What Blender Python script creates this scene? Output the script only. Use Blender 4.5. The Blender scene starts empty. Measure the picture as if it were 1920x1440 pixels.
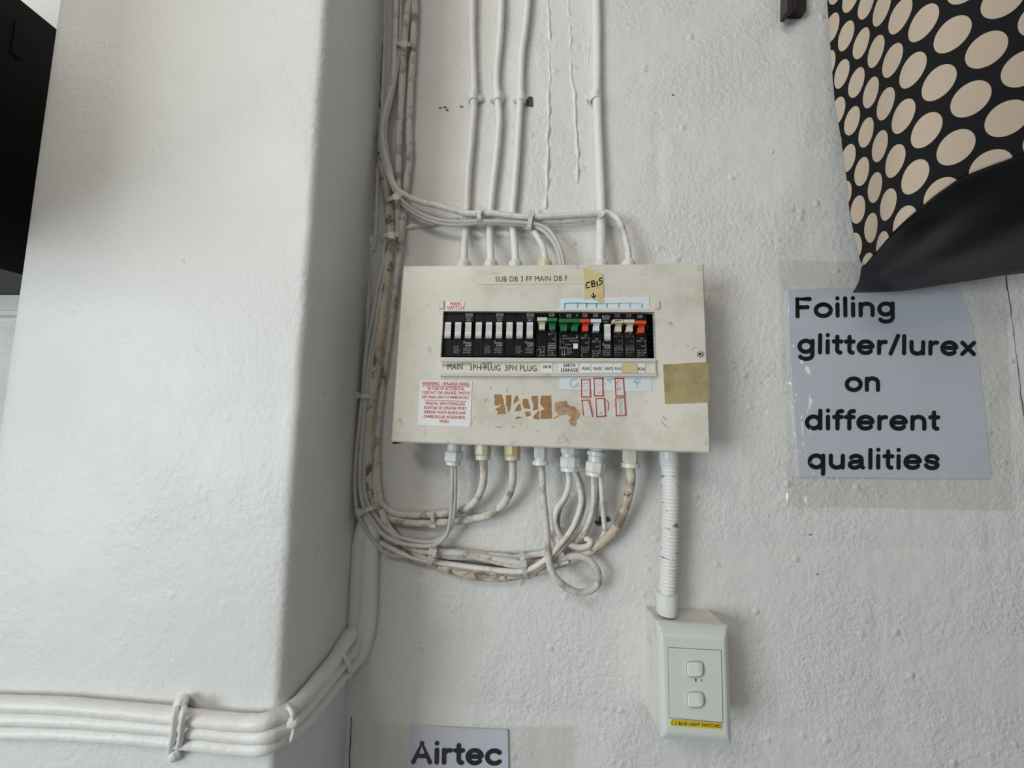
import bpy, bmesh, math, random
from mathutils import Vector, Matrix, noise
random.seed(7)
SC = bpy.context.scene
COL = SC.collection

# ------------------------------------------------------------------ camera
F = 720.0                      # focal length in pixels of the 1920x1440 frame
D = 0.53                       # metres from the lens to the back wall
EYE = Vector((0.0, -D, 1.55))
YAW, PITCH, ROLL = 0.0664, 0.0909, 0.0190
cy, sy, cp, sp = math.cos(YAW), math.sin(YAW), math.cos(PITCH), math.sin(PITCH)
FW = Vector((-sy * cp, cy * cp, sp)); RI0 = Vector((cy, sy, 0)); UP0 = RI0.cross(FW)
RI = math.cos(ROLL) * RI0 + math.sin(ROLL) * UP0
UP = -math.sin(ROLL) * RI0 + math.cos(ROLL) * UP0
cam_d = bpy.data.cameras.new('camera'); cam = bpy.data.objects.new('camera', cam_d)
COL.objects.link(cam); SC.camera = cam
cam_d.sensor_width = 36; cam_d.lens = F / 1920 * 36; cam_d.clip_start = 0.01
M = Matrix((RI, UP, -FW)).transposed().to_4x4(); M.translation = EYE
cam.matrix_world = M

# ------------------------------------------------------------------ light
SC.view_settings.view_transform = 'Standard'; SC.view_settings.look = 'None'
SC.view_settings.gamma = 1; SC.view_settings.use_curve_mapping = False
SC.view_settings.exposure = 0.04
w = bpy.data.worlds.new('world'); SC.world = w; w.use_nodes = True
bg = w.node_tree.nodes['Background']
bg.inputs[0].default_value = (0.88, 0.96, 1.0, 1); bg.inputs[1].default_value = 0.08

def area(name, loc, aim, sx, sz, power, col):
    l = bpy.data.lights.new(name, 'AREA'); l.shape = 'RECTANGLE'; l.size = sx; l.size_y = sz
    l.energy = power; l.color = col
    o = bpy.data.objects.new(name, l); COL.objects.link(o); o.location = loc
    o.rotation_euler = (Vector(aim) - Vector(loc)).to_track_quat('-Z', 'Y').to_euler()
    return o
area('window_light', (-2.35, -2.3, 1.45), (0.1, 0, 1.45), 1.2, 1.4, 52, (0.88, 0.985, 1.0))
area('ceiling_light', (-0.8, -1.45, 2.66), (0.2, 0, 1.5), 1.0, 0.35, 10, (1.0, 0.90, 0.78))
area('doorway_light', (1.12, -3.1, 1.6), (0.1, 0, 1.55), 0.5, 0.9, 4.5, (1.0, 0.90, 0.80))

# ------------------------------------------------------------------ pixel -> place
def ray(px, py): return RI * ((px - 960) / F) - UP * ((py - 720) / F) + FW
def P(px, py, h=0.0):          # on the plane h metres in front of the back wall
    d = ray(px, py); return EYE + d * ((D - h) / d.y)
def Q(px, py, x):              # on the plane x = const (the pillar's side)
    d = ray(px, py); return EYE + d * ((x - EYE.x) / d.x)
def mpp(h): return (D - h) / F

# ------------------------------------------------------------------ materials
def mat(name, col, rough=0.5, spec=0.5, noise_col=None, nscale=30, thr=(0.5, 0.65), bump=0, bscale=200, bdist=0.001,
        fine=None, stretch=None, alpha=None, metal=0):
    m = bpy.data.materials.new(name); m.use_nodes = True; nt = m.node_tree; N = nt.nodes; L = nt.links
    b = N['Principled BSDF']; b.inputs['Base Color'].default_value = (*col, 1)
    b.inputs['Roughness'].default_value = rough; b.inputs['Specular IOR Level'].default_value = spec
    b.inputs['Metallic'].default_value = metal
    tc = N.new('ShaderNodeTexCoord'); src = tc.outputs['Object']
    if stretch:
        mp = N.new('ShaderNodeMapping'); mp.inputs['Scale'].default_value = stretch; L.new(src, mp.inputs[0]); src = mp.outputs[0]
    last = None
    def layer(c2, sc, t0, t1, prev):
        n = N.new('ShaderNodeTexNoise'); n.inputs['Scale'].default_value = sc; n.inputs['Detail'].default_value = 6
        n.inputs['Roughness'].default_value = 0.65; L.new(src, n.inputs['Vector'])
        r = N.new('ShaderNodeValToRGB'); r.color_ramp.elements[0].position = t0; r.color_ramp.elements[1].position = t1
        L.new(n.outputs['Fac'], r.inputs[0])
        mx = N.new('ShaderNodeMix'); mx.data_type = 'RGBA'; L.new(r.outputs[0], mx.inputs['Factor'])
        if prev is None: mx.inputs['A'].default_value = (*col, 1)
        else: L.new(prev, mx.inputs['A'])
        mx.inputs['B'].default_value = (*c2, 1)
        return mx.outputs['Result']
    if noise_col: last = layer(noise_col, nscale, thr[0], thr[1], last)
    if fine: last = layer(fine[0], fine[1], fine[2], fine[3], last)
    if last is not None: L.new(last, b.inputs['Base Color'])
    if bump:
        n = N.new('ShaderNodeTexNoise'); n.inputs['Scale'].default_value = bscale; n.inputs['Detail'].default_value = 5
        L.new(src, n.inputs['Vector'])
        bp = N.new('ShaderNodeBump'); bp.inputs['Strength'].default_value = bump; bp.inputs['Distance'].default_value = bdist
        L.new(n.outputs['Fac'], bp.inputs['Height']); L.new(bp.outputs[0], b.inputs['Normal'])
    return m

def wall_mat(name, col, lump, grime, bd=0.003):
    m = bpy.data.materials.new(name); m.use_nodes = True; nt = m.node_tree; N = nt.nodes; L = nt.links
    b = N['Principled BSDF']; b.inputs['Roughness'].default_value = 0.42; b.inputs['Specular IOR Level'].default_value = 0.35
    tc = N.new('ShaderNodeTexCoord'); v = tc.outputs['Object']
    def nz(sc, det, ro=0.55):
        n = N.new('ShaderNodeTexNoise'); n.inputs['Scale'].default_value = sc; n.inputs['Detail'].default_value = det
        n.inputs['Roughness'].default_value = ro; L.new(v, n.inputs['Vector']); return n.outputs['Fac']
    def mth(op, a, bb):
        q = N.new('ShaderNodeMath'); q.operation = op
        for k, s in enumerate((a, bb)):
            if isinstance(s, (int, float)): q.inputs[k].default_value = s
            else: L.new(s, q.inputs[k])
        return q.outputs[0]
    mask = N.new('ShaderNodeValToRGB'); mask.color_ramp.elements[0].position = 0.40; mask.color_ramp.elements[1].position = 0.62
    L.new(nz(7, 3), mask.inputs[0])
    rough = mth('MULTIPLY', nz(150, 5, 0.6), mth('ADD', mth('MULTIPLY', mask.outputs[0], 0.9), 0.35))
    blob = N.new('ShaderNodeTexVoronoi'); blob.inputs['Scale'].default_value = 38; L.new(v, blob.inputs['Vector'])
    br = N.new('ShaderNodeValToRGB'); br.color_ramp.elements[0].position = 0.0; br.color_ramp.elements[0].color = (1, 1, 1, 1)
    br.color_ramp.elements[1].position = 0.22; br.color_ramp.elements[1].color = (0, 0, 0, 1); L.new(blob.outputs['Distance'], br.inputs[0])
    bm_ = mth('MULTIPLY', br.outputs[0], mth('GREATER_THAN', nz(16, 1), 0.56))
    hgt = mth('ADD', mth('ADD', rough, mth('MULTIPLY', nz(35, 3), 0.9)), mth('MULTIPLY', bm_, lump))
    bp = N.new('ShaderNodeBump'); bp.inputs['Strength'].default_value = 0.8; bp.inputs['Distance'].default_value = bd
    L.new(hgt, bp.inputs['Height']); L.new(bp.outputs[0], b.inputs['Normal'])
    mx = N.new('ShaderNodeMix'); mx.data_type = 'RGBA'; mx.inputs['A'].default_value = (*col, 1)
    mx.inputs['B'].default_value = (*[c * 0.92 for c in col], 1)
    L.new(nz(5, 6), mx.inputs['Factor'])
    sp_ = N.new('ShaderNodeValToRGB'); sp_.color_ramp.elements[0].position = 0.735; sp_.color_ramp.elements[1].position = 0.76
    L.new(nz(55, 3, 0.5), sp_.inputs[0])
    mx2 = N.new('ShaderNodeMix'); mx2.data_type = 'RGBA'; L.new(mx.outputs['Result'], mx2.inputs['A'])
    mx2.inputs['B'].default_value = (*grime, 1)
    L.new(mth('MULTIPLY', sp_.outputs[0], 0.7), mx2.inputs['Factor'])
    L.new(mx2.outputs['Result'], b.inputs['Base Color'])
    return m

MT = dict(
    wall=wall_mat('painted_block', (0.80, 0.79, 0.775), 0.8, (0.5, 0.47, 0.43)),
    pillar=wall_mat('painted_plaster', (0.80, 0.80, 0.79), 0.5, (0.6, 0.58, 0.55), 0.0014),
    ceiling=mat('ceiling_paint', (0.8, 0.78, 0.74), 0.7),
    floor=mat('floor_screed', (0.36, 0.37, 0.38), 0.6, noise_col=(0.28, 0.28, 0.29), nscale=6),
    chip=mat('raw_plaster', (0.09, 0.075, 0.065), 0.9, bump=0.5, bscale=300),
    stain=mat('stain_grey', (0.25, 0.22, 0.20), 0.8),
    crack=mat('crack_dark', (0.06, 0.05, 0.045), 0.9),
    ridge=mat('paint_ridge', (0.79, 0.78, 0.76), 0.45, bump=0.6, bscale=160, bdist=0.002),
    db=mat('enamel_cream', (0.76, 0.72, 0.645), 0.22, 0.5, noise_col=(0.56, 0.51, 0.44), nscale=18, thr=(0.48, 0.78),
           fine=((0.36, 0.31, 0.26), 48, 0.62, 0.74), bump=0.12, bscale=25, bdist=0.002),
    dbbody=mat('enamel_body', (0.70, 0.68, 0.63), 0.4),
    inside=mat('inside_black', (0.004, 0.004, 0.004), 0.7, 0.1),
    rail=mat('rail_plastic', (0.64, 0.62, 0.56), 0.4, noise_col=(0.42, 0.36, 0.31), nscale=45, thr=(0.58, 0.75)),
    railstrip=mat('rail_insert', (0.76, 0.72, 0.62), 0.45),
    steel=mat('screw_metal', (0.42, 0.37, 0.34), 0.4, metal=0.6),
    slotcap=mat('slot_cap', (0.62, 0.58, 0.49), 0.5),
    black=mat('breaker_black', (0.008, 0.008, 0.009), 0.42, 0.22),
    print=mat('print_grey', (0.44, 0.45, 0.46), 0.6),
    printdim=mat('print_dim', (0.22, 0.225, 0.23), 0.6),
    twhite=mat('toggle_white', (0.82, 0.81, 0.78), 0.3, noise_col=(0.5, 0.42, 0.38), nscale=90, thr=(0.68, 0.75)),
    tbeige=mat('toggle_beige', (0.70, 0.63, 0.50), 0.35),
    tgreen=mat('toggle_green', (0.02, 0.17, 0.055), 0.35),
    tred=mat('toggle_red', (0.72, 0.075, 0.03), 0.35),
    tice=mat('toggle_ice', (0.72, 0.76, 0.80), 0.3),
    label=mat('label_white', (0.83, 0.83, 0.84), 0.5),
    labelcream=mat('label_cream', (0.72, 0.68, 0.55), 0.4),
    redink=mat('red_ink', (0.62, 0.025, 0.03), 0.6),
    crimson=mat('crimson_border', (0.56, 0.03, 0.09), 0.6),
    blackink=mat('black_ink', (0.006, 0.006, 0.007), 0.6, 0.15),
    greyink=mat('grey_ink', (0.055, 0.055, 0.06), 0.6),
    pencil=mat('pencil_ink', (0.22, 0.19, 0.17), 0.7),
    teal=mat('teal_marker', (0.06, 0.44, 0.55), 0.6),
    paleteal=mat('pale_teal_marker', (0.28, 0.60, 0.66), 0.6),
    strip=mat('paper_strip', (0.77, 0.80, 0.84), 0.5),
    sticker=mat('sticker_pale', (0.74, 0.73, 0.67), 0.5),
    mask=mat('masking_tape', (0.70, 0.57, 0.30), 0.6, noise_col=(0.56, 0.43, 0.20), nscale=90, thr=(0.45, 0.7), bump=0.3, bscale=300),
    tape=mat('parcel_tape', (0.47, 0.37, 0.19), 0.42, noise_col=(0.33, 0.25, 0.115), nscale=40, thr=(0.42, 0.68), bump=0.35, bscale=90),
    glue=mat('brown_residue', (0.40, 0.225, 0.09), 0.7, noise_col=(0.32, 0.17, 0.07), nscale=160, thr=(0.45, 0.6)),
    glue2=mat('pale_residue', (0.50, 0.33, 0.20), 0.7, noise_col=(0.36, 0.20, 0.11), nscale=120, thr=(0.48, 0.6)),
    cpaint=mat('cable_painted', (0.76, 0.74, 0.71), 0.5, noise_col=(0.40, 0.34, 0.29), nscale=38, thr=(0.50, 0.74), bump=0.5, bscale=220, bdist=0.0015),
    cwall=mat('cable_wall_paint', (0.80, 0.79, 0.77), 0.45, bump=0.5, bscale=120, bdist=0.002),
    cgrey=mat('cable_grey', (0.56, 0.55, 0.53), 0.45, noise_col=(0.44, 0.41, 0.38), nscale=18, thr=(0.5, 0.8)),
    cdirty=mat('cable_dirty', (0.67, 0.64, 0.60), 0.55, noise_col=(0.27, 0.20, 0.16), nscale=45, thr=(0.50, 0.66), bump=0.5, bscale=160, bdist=0.002),
    caged=mat('cable_aged', (0.64, 0.57, 0.46), 0.55, noise_col=(0.17, 0.11, 0.09), nscale=36, thr=(0.53, 0.60),
              fine=((0.36, 0.29, 0.23), 14, 0.46, 0.66), bump=0.6, bscale=140, bdist=0.002),
    cbrown=mat('cable_brown', (0.50, 0.42, 0.34), 0.5, noise_col=(0.22, 0.155, 0.11), nscale=30, thr=(0.45, 0.65),
               fine=((0.66, 0.61, 0.54), 24, 0.58, 0.68), bump=0.4, bscale=140),
    tie=mat('tie_nylon', (0.66, 0.65, 0.60), 0.35, noise_col=(0.5, 0.46, 0.40), nscale=60),
    gwhite=mat('gland_white', (0.78, 0.79, 0.78), 0.3),
    gcream=mat('gland_cream', (0.70, 0.66, 0.48), 0.35, noise_col=(0.55, 0.47, 0.26), nscale=60),
    gyellow=mat('gland_yellow', (0.70, 0.56, 0.26), 0.35, noise_col=(0.60, 0.58, 0.50), nscale=70, thr=(0.45, 0.6)),
    gpale=mat('gland_pale', (0.74, 0.75, 0.60), 0.3),
    gpaint=mat('gland_painted', (0.74, 0.72, 0.68), 0.5, noise_col=(0.5, 0.43, 0.35), nscale=60, thr=(0.55, 0.7)),
    conduit=mat('conduit_paint', (0.80, 0.79, 0.77), 0.4, noise_col=(0.10, 0.085, 0.075), nscale=240, thr=(0.61, 0.65), stretch=(0.25, 0.25, 1)),
    coupler=mat('coupler_paint', (0.78, 0.775, 0.76), 0.35),
    swbox=mat('switch_box_paint', (0.72, 0.70, 0.65), 0.45, noise_col=(0.56, 0.51, 0.44), nscale=30, thr=(0.55, 0.75)),
    plate=mat('switch_plate', (0.70, 0.735, 0.70), 0.25),
    gap=mat('gap_grey', (0.20, 0.21, 0.20), 0.6),
    rocker=mat('rocker_white', (0.76, 0.785, 0.77), 0.2),
    yellow=mat('yellow_label', (0.80, 0.60, 0.03), 0.45),
    paper=mat('sign_paper', (0.64, 0.66, 0.76), 0.5, noise_col=(0.60, 0.62, 0.72), nscale=8),
    clothback=mat('cloth_reverse', (0.008, 0.008, 0.009), 0.4, 0.3, noise_col=(0.016, 0.016, 0.017), nscale=9, stretch=(1, 1, 5), bump=0.25, bscale=22, bdist=0.004),
    cabinet=mat('cabinet_black', (0.006, 0.006, 0.007), 0.5, 0.25),
    bracket=mat('bracket_dark', (0.018, 0.010, 0.010), 0.4),
    trunk=mat('trunking', (0.76, 0.74, 0.69), 0.45),
)
def film(name, fac):
    m = bpy.data.materials.new(name); m.use_nodes = True; nt = m.node_tree; N = nt.nodes; L = nt.links
    N.clear(); out = N.new('ShaderNodeOutputMaterial'); mx = N.new('ShaderNodeMixShader')
    t = N.new('ShaderNodeBsdfTransparent'); t.inputs[0].default_value = (0.985, 0.983, 0.975, 1)
    g = N.new('ShaderNodeBsdfGlossy'); g.inputs['Roughness'].default_value = 0.07
    mx.inputs[0].default_value = fac; L.new(t.outputs[0], mx.inputs[1]); L.new(g.outputs[0], mx.inputs[2]); L.new(mx.outputs[0], out.inputs[0])
    return m
MT['film'] = film('clear_film', 0.09)

def dot_mat():
    m = bpy.data.materials.new('polka_cloth'); m.use_nodes = True; nt = m.node_tree; N = nt.nodes; L = nt.links
    b = N['Principled BSDF']; b.inputs['Roughness'].default_value = 0.8; b.inputs['Specular IOR Level'].default_value = 0.2
    uv = N.new('ShaderNodeUVMap'); s = N.new('ShaderNodeSeparateXYZ'); L.new(uv.outputs[0], s.inputs[0])
    def mth(op, a, bb=0.0):
        q = N.new('ShaderNodeMath'); q.operation = op
        for k, x in enumerate((a, bb)):
            if isinstance(x, (int, float)): q.inputs[k].default_value = x
            else: L.new(x, q.inputs[k])
        return q.outputs[0]
    u, v = s.outputs[0], s.outputs[1]
    ic = mth('ROUND', mth('DIVIDE', u, 0.8)); du = mth('SUBTRACT', u, mth('MULTIPLY', ic, 0.8))
    dv = mth('SUBTRACT', v, mth('MULTIPLY', ic, 0.5)); dv = mth('SUBTRACT', dv, mth('ROUND', dv))
    r = mth('SQRT', mth('ADD', mth('MULTIPLY', du, du), mth('MULTIPLY', dv, dv)))
    f = mth('LESS_THAN', r, 0.376)
    mx = N.new('ShaderNodeMix'); mx.data_type = 'RGBA'; L.new(f, mx.inputs['Factor'])
    mx.inputs['A'].default_value = (0.009, 0.009, 0.011, 1); mx.inputs['B'].default_value = (0.53, 0.43, 0.345, 1)
    L.new(mx.outputs['Result'], b.inputs['Base Color'])
    return m
MT['dots'] = dot_mat()

# ------------------------------------------------------------------ object helpers
def tag(o, label, cat, group=None):
    o['label'] = label; o['category'] = cat
    if group: o['group'] = group
    return o
def thing(name, loc, label, cat, group=None):
    o = bpy.data.objects.new(name, None); COL.objects.link(o); o.location = loc; o.empty_display_size = 0.02
    return tag(o, label, cat, group)
def wloc(o):
    v = Vector((0, 0, 0))
    while o: v += o.location; o = o.parent
    return v
def build(name, verts, faces, m, parent=None, smooth=False, origin=None, uvs=None):
    """verts in world space; the object's origin sits at its parent's origin or at `origin`."""
    base = wloc(parent) if parent else Vector((0, 0, 0))
    org = Vector(origin) if origin is not None else (base if parent else sum((Vector(v) for v in verts), Vector()) / len(verts))
    me = bpy.data.meshes.new(name); me.from_pydata([tuple(Vector(v) - org) for v in verts], [], faces)
    bm = bmesh.new(); bm.from_mesh(me); bmesh.ops.recalc_face_normals(bm, faces=bm.faces); bm.to_mesh(me); bm.free()
    if uvs:
        l = me.uv_layers.new(name='UVMap')
        for lp in me.loops: l.data[lp.index].uv = uvs[lp.vertex_index]
    if smooth:
        for p in me.polygons: p.use_smooth = True
        if smooth != 'all': me.set_sharp_from_angle(angle=math.radians(40))
    me.materials.append(MT[m] if isinstance(m, str) else m)
    o = bpy.data.objects.new(name, me); COL.objects.link(o); o.location = org - base
    if parent: o.parent = parent
    if name in STUFF: o['kind'] = 'stuff'
    return o
STUFF = {'printed_text', 'printed_frame', 'printed_symbol', 'marker_lines', 'handwriting', 'vent_slat', 'ribbed_blank'}
class MB:
    def __init__(s): s.v = []; s.f = []
    def add(s, v, f):
        n = len(s.v); s.v += [Vector(x) for x in v]; s.f += [tuple(i + n for i in q) for q in f]; return s
    def prism(s, px, h0, h1):
        """px: outline in photo pixels [(x,y)] or [(x,y,h)]; h0 back, h1 front"""
        n = len(px)
        hh = [(q[2] if len(q) > 2 else h1) for q in px]
        fr = [P(q[0], q[1], hh[i]) for i, q in enumerate(px)]
        bk = [Vector((v.x, -h0, v.z)) for v in fr]
        fs = [tuple(range(n)), tuple(range(2 * n - 1, n - 1, -1))] + [(i, n + i, n + (i + 1) % n, (i + 1) % n) for i in range(n)]
        return s.add(fr + bk, fs)
    def box(s, x0, y0, x1, y1, h0, h1): return s.prism([(x0, y0), (x1, y0), (x1, y1), (x0, y1)], h0, h1)
    def wbox(s, a, b):
        (x0, y0, z0), (x1, y1, z1) = a, b
        v = [(x, y, z) for x in (x0, x1) for y in (y0, y1) for z in (z0, z1)]
        return s.add(v, [(0, 1, 3, 2), (4, 6, 7, 5), (0, 4, 5, 1), (2, 3, 7, 6), (0, 2, 6, 4), (1, 5, 7, 3)])
    def tube(s, pts, rad, n=12, lump=0.0, seed=0, closed_caps=True):
        k = len(pts); v = []; f = []
        up = Vector((0, -1, 0)); prev = None
        for i, p in enumerate(pts):
            t = (pts[min(i + 1, k - 1)] - pts[max(i - 1, 0)])
            t = t.normalized() if t.length > 1e-9 else Vector((0, 0, 1))
            if prev is None:
                a = up - t * up.dot(t)
                if a.length < 0.1: a = Vector((1, 0, 0)) - t * t.x
            else: a = prev - t * prev.dot(t)
            a.normalize(); prev = a; b = t.cross(a)
            r = rad[i] if isinstance(rad, (list, tuple)) else rad
            for j in range(n):
                q = 2 * math.pi * j / n; d = a * math.cos(q) + b * math.sin(q)
                rr = r
                if lump: rr *= 1 + lump * (noise.noise((p + d * r) * 130 + Vector((seed, 0, 0))) + 0.6 * noise.noise((p + d * r) * 42 + Vector((0, seed, 0))))
                v.append(p + d * rr)
        for i in range(k - 1):
            for j in range(n): f.append((i * n + j, i * n + (j + 1) % n, (i + 1) * n + (j + 1) % n, (i + 1) * n + j))
        if closed_caps: f.append(tuple(range(n - 1, -1, -1))); f.append(tuple((k - 1) * n + j for j in range(n)))
        return s.add(v, f)
    def lathe(s, a, b, prof, n=24, phase=0.0):
        """prof [(t along a->b, radius)]"""
        a, b = Vector(a), Vector(b); t = (b - a).normalized(); e = Vector((0, -1, 0)); e = (e - t * e.dot(t)).normalized(); g = t.cross(e)
        v = []; f = []
        for (q, r) in prof:
            c = a.lerp(b, q)
            for j in range(n):
                w_ = 2 * math.pi * (j + phase) / n; v.append(c + (e * math.cos(w_) + g * math.sin(w_)) * r)
        k = len(prof)
        for i in range(k - 1):
            for j in range(n): f.append((i * n + j, i * n + (j + 1) % n, (i + 1) * n + (j + 1) % n, (i + 1) * n + j))
        f.append(tuple(range(n - 1, -1, -1))); f.append(tuple((k - 1) * n + j for j in range(n)))
        return s.add(v, f)
    def stroke(s, pts, wpx, h):
        """flat pen stroke along photo pixels, on the plane h"""
        k = len(pts); v = []; f = []
        for i in range(k):
            a = Vector(pts[max(i - 1, 0)]); b = Vector(pts[min(i + 1, k - 1)]); t = (b - a).normalized(); nn = Vector((-t.y, t.x)) * wpx / 2
            c = Vector(pts[i]); v += [P(c.x + nn.x, c.y + nn.y, h), P(c.x - nn.x, c.y - nn.y, h)]
        for i in range(k - 1): f.append((2 * i, 2 * i + 1, 2 * i + 3, 2 * i + 2))
        return s.add(v, f)
    def out(s, name, m, parent=None, smooth=False, origin=None): return build(name, s.v, s.f, m, parent, smooth, origin)

def spline(pts, step=0.004):
    """Catmull-Rom through 3-D points, resampled"""
    p = [pts[0] * 2 - pts[1]] + list(pts) + [pts[-1] * 2 - pts[-2]]; o = []
    for i in range(1, len(p) - 2):
        a, b, c, d = p[i - 1], p[i], p[i + 1], p[i + 2]
        n = max(2, int((c - b).length / step))
        for k in range(n):
            t = k / n
            o.append(0.5 * ((2 * b) + (c - a) * t + (2 * a - 5 * b + 4 * c - d) * t * t + (3 * b - a - 3 * c + d) * t ** 3))
    o.append(p[-2].copy()); return o

_txt = {}
def text_shape(sx):
    key = sx
    if key not in _txt:
        cu = bpy.data.curves.new('t', 'FONT'); cu.body = sx; cu.size = 1.0; cu.fill_mode = 'FRONT'; cu.resolution_u = 3; cu.space_character = 1.06
        o = bpy.data.objects.new('t', cu); COL.objects.link(o)
        dg = bpy.context.evaluated_depsgraph_get()
        me = bpy.data.meshes.new_from_object(o.evaluated_get(dg))
        _txt[key] = ([(v.co.x, v.co.y) for v in me.vertices], [tuple(p.vertices) for p in me.polygons])
        bpy.data.objects.remove(o); bpy.data.curves.remove(cu); bpy.data.meshes.remove(me)
    return _txt[key]
CAP = max(y for x, y in text_shape('H')[0])
def put_text(mb, sx, x0, y0, x1, y1, cap, h, bold=0.0, lean=0.0):
    """baseline from photo pixel (x0,y0) to (x1,y1), cap height in pixels, on the plane h"""
    vs, fs = text_shape(sx)
    if not vs: return
    a = min(v[0] for v in vs); b = max(v[0] for v in vs)
    dx, dy = x1 - x0, y1 - y0; L_ = math.hypot(dx, dy); nx, ny = dy / L_, -dx / L_
    out = []
    for (u, v) in vs:
        t = (u - a) / (b - a); q = v / CAP * cap
        hh = h(x0 + dx * t, y0 + dy * t - q) if callable(h) else h
        out.append(P(x0 + dx * t + nx * q + lean * q, y0 + dy * t + ny * q, hh))
    mb.add(out, fs)
    if bold:                                     # heavier weight: the same outline again, shifted round a small circle
        r = bold * cap / CAP * mpp(h(x0, y0) if callable(h) else h); k = 12 if bold > .03 else 6
        for q in range(k):
            d = Vector((math.cos(2 * math.pi * q / k) * r, -0.000004 * (q + 1), math.sin(2 * math.pi * q / k) * r))
            mb.add([v + d for v in out], fs)
def lettering(name, items, h, m, parent, bold=0.0):
    mb = MB()
    for it in items: put_text(mb, *it[:6], h, *(it[6:] or (bold,)))
    return mb.out(name, m, parent)

# ------------------------------------------------------------------ the setting
xsP = P(561, 786, 0.146).x                 # pillar's right face
xlP = P(52, 370, 0.146).x                  # pillar's left face
PH = 0.146                                 # how far the pillar stands out
def struct(o, label=None):
    o['kind'] = 'structure'
    if label: o['label'] = label
    return o
def fine_axis(lo, hi, a, b, st):
    o = []; v = lo
    while v < a - 1e-6: o.append(v); v += 0.1
    n = int((b - a) / st); o += [a + (b - a) * i / n for i in range(n + 1)]
    v = b + 0.1
    while v < hi: o.append(v); v += 0.1
    return o + [hi]
EZ = EYE.z
COURSES = [(EZ + .455, EZ + .68, .39), (EZ + .28, EZ + .455, .170), (EZ + .063, EZ + .28, .36), (EZ - .153, EZ + .063, .165),
           (EZ - .371, EZ - .153, .425), (EZ - .6, EZ - .371, .22)]
def wall_relief(x, z):
    d = 0.0
    wv = 0.004 * noise.noise(Vector((x * 9, z * 9, 3)))
    for lo, hi, vx in COURSES:
        t = (z + wv - lo) / 0.006
        if abs(t) < 4: d -= 0.0016 * math.exp(-t * t) * (0.55 + 0.6 * noise.noise(Vector((x * 5, lo * 7, 1))))
        if lo < z < hi:
            for k in range(-5, 5):
                t = (x + wv - vx - 0.4 * k) / 0.006
                if abs(t) < 4: d -= 0.0015 * math.exp(-t * t) * (0.5 + 0.6 * noise.noise(Vector((k * 3.1, z * 6, 2))))
    d += 0.0012 * noise.noise(Vector((x * 6, 0, z * 6))) + 0.0006 * noise.noise(Vector((x * 22, 4, z * 22)))
    d += 0.00035 * noise.noise(Vector((x * 70, 8, z * 70)))
    return d
xs_ = fine_axis(-1.7, 1.6, -0.80, 0.80, 0.006); zs_ = fine_axis(0.0, 2.75, 0.98, 2.22, 0.006)
nv = len(zs_)
wv_ = [Vector((x, -wall_relief(x, z), z)) for x in xs_ for z in zs_]
wf_ = [(i * nv + j, i * nv + j + 1, (i + 1) * nv + j + 1, (i + 1) * nv + j) for i in range(len(xs_) - 1) for j in range(nv - 1)]
wall = struct(build('wall_back', wv_, wf_, 'wall', None, 'all', (0, 0, 0)), 'white painted block wall behind the distribution board')
def slab(name, a, b, m): return struct(MB().wbox(a, b).out(name, m, None))
slab('floor', (-1.7, -3.6, -0.05), (1.6, 0.05, 0.0), 'floor')
slab('ceiling', (-1.7, -3.6, 2.75), (1.6, 0.05, 2.80), 'ceiling')
# pillar: a rounded profile drawn up the room with a hand-plastered, slightly wavy corner
prof = []
R_ = 0.010
for k in range(0, 7): q = math.pi / 2 * k / 6; prof.append((xsP - R_ + R_ * math.sin(q), -PH + R_ - R_ * math.cos(q), 1))
prof.append((xsP, -PH * 0.5, .4)); prof.append((xsP, 0.01, 0)); 
lp = [(xlP, 0.01, 0), (xlP, -PH + R_, .6)]
for k in range(1, 6): q = math.pi / 2 * k / 6; lp.append((xlP + R_ - R_ * math.cos(q), -PH + R_ - R_ * math.sin(q), .6))
mid = [(xlP + (xsP - xlP) * k / 24, -PH, .5) for k in range(1, 24)]
prof = lp + mid + prof
zz = [0.0, 0.5, 0.9] + [0.98 + 0.012 * i for i in range(104)] + [2.4, 2.75]
pv = []; pf = []
for z in zz:
    for (x, y, wgt) in prof:
        n1 = noise.noise(Vector((x * 9, y * 9, z * 9))); n2 = noise.noise(Vector((x * 40, y * 40, z * 30)))
        pv.append(Vector((x + wgt * (0.0022 * n1 + 0.0012 * n2), y - wgt * (0.0016 * n1 + 0.0008 * n2), z)))
n = len(prof)
for i in range(len(zz) - 1):
    for j in range(n - 1): pf.append((i * n + j, i * n + j + 1, (i + 1) * n + j + 1, (i + 1) * n + j))
struct(build('wall_left', pv, pf, 'pillar', None, 'all', (0, 0, 0)), 'white plastered pillar standing out from the back wall')

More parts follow.
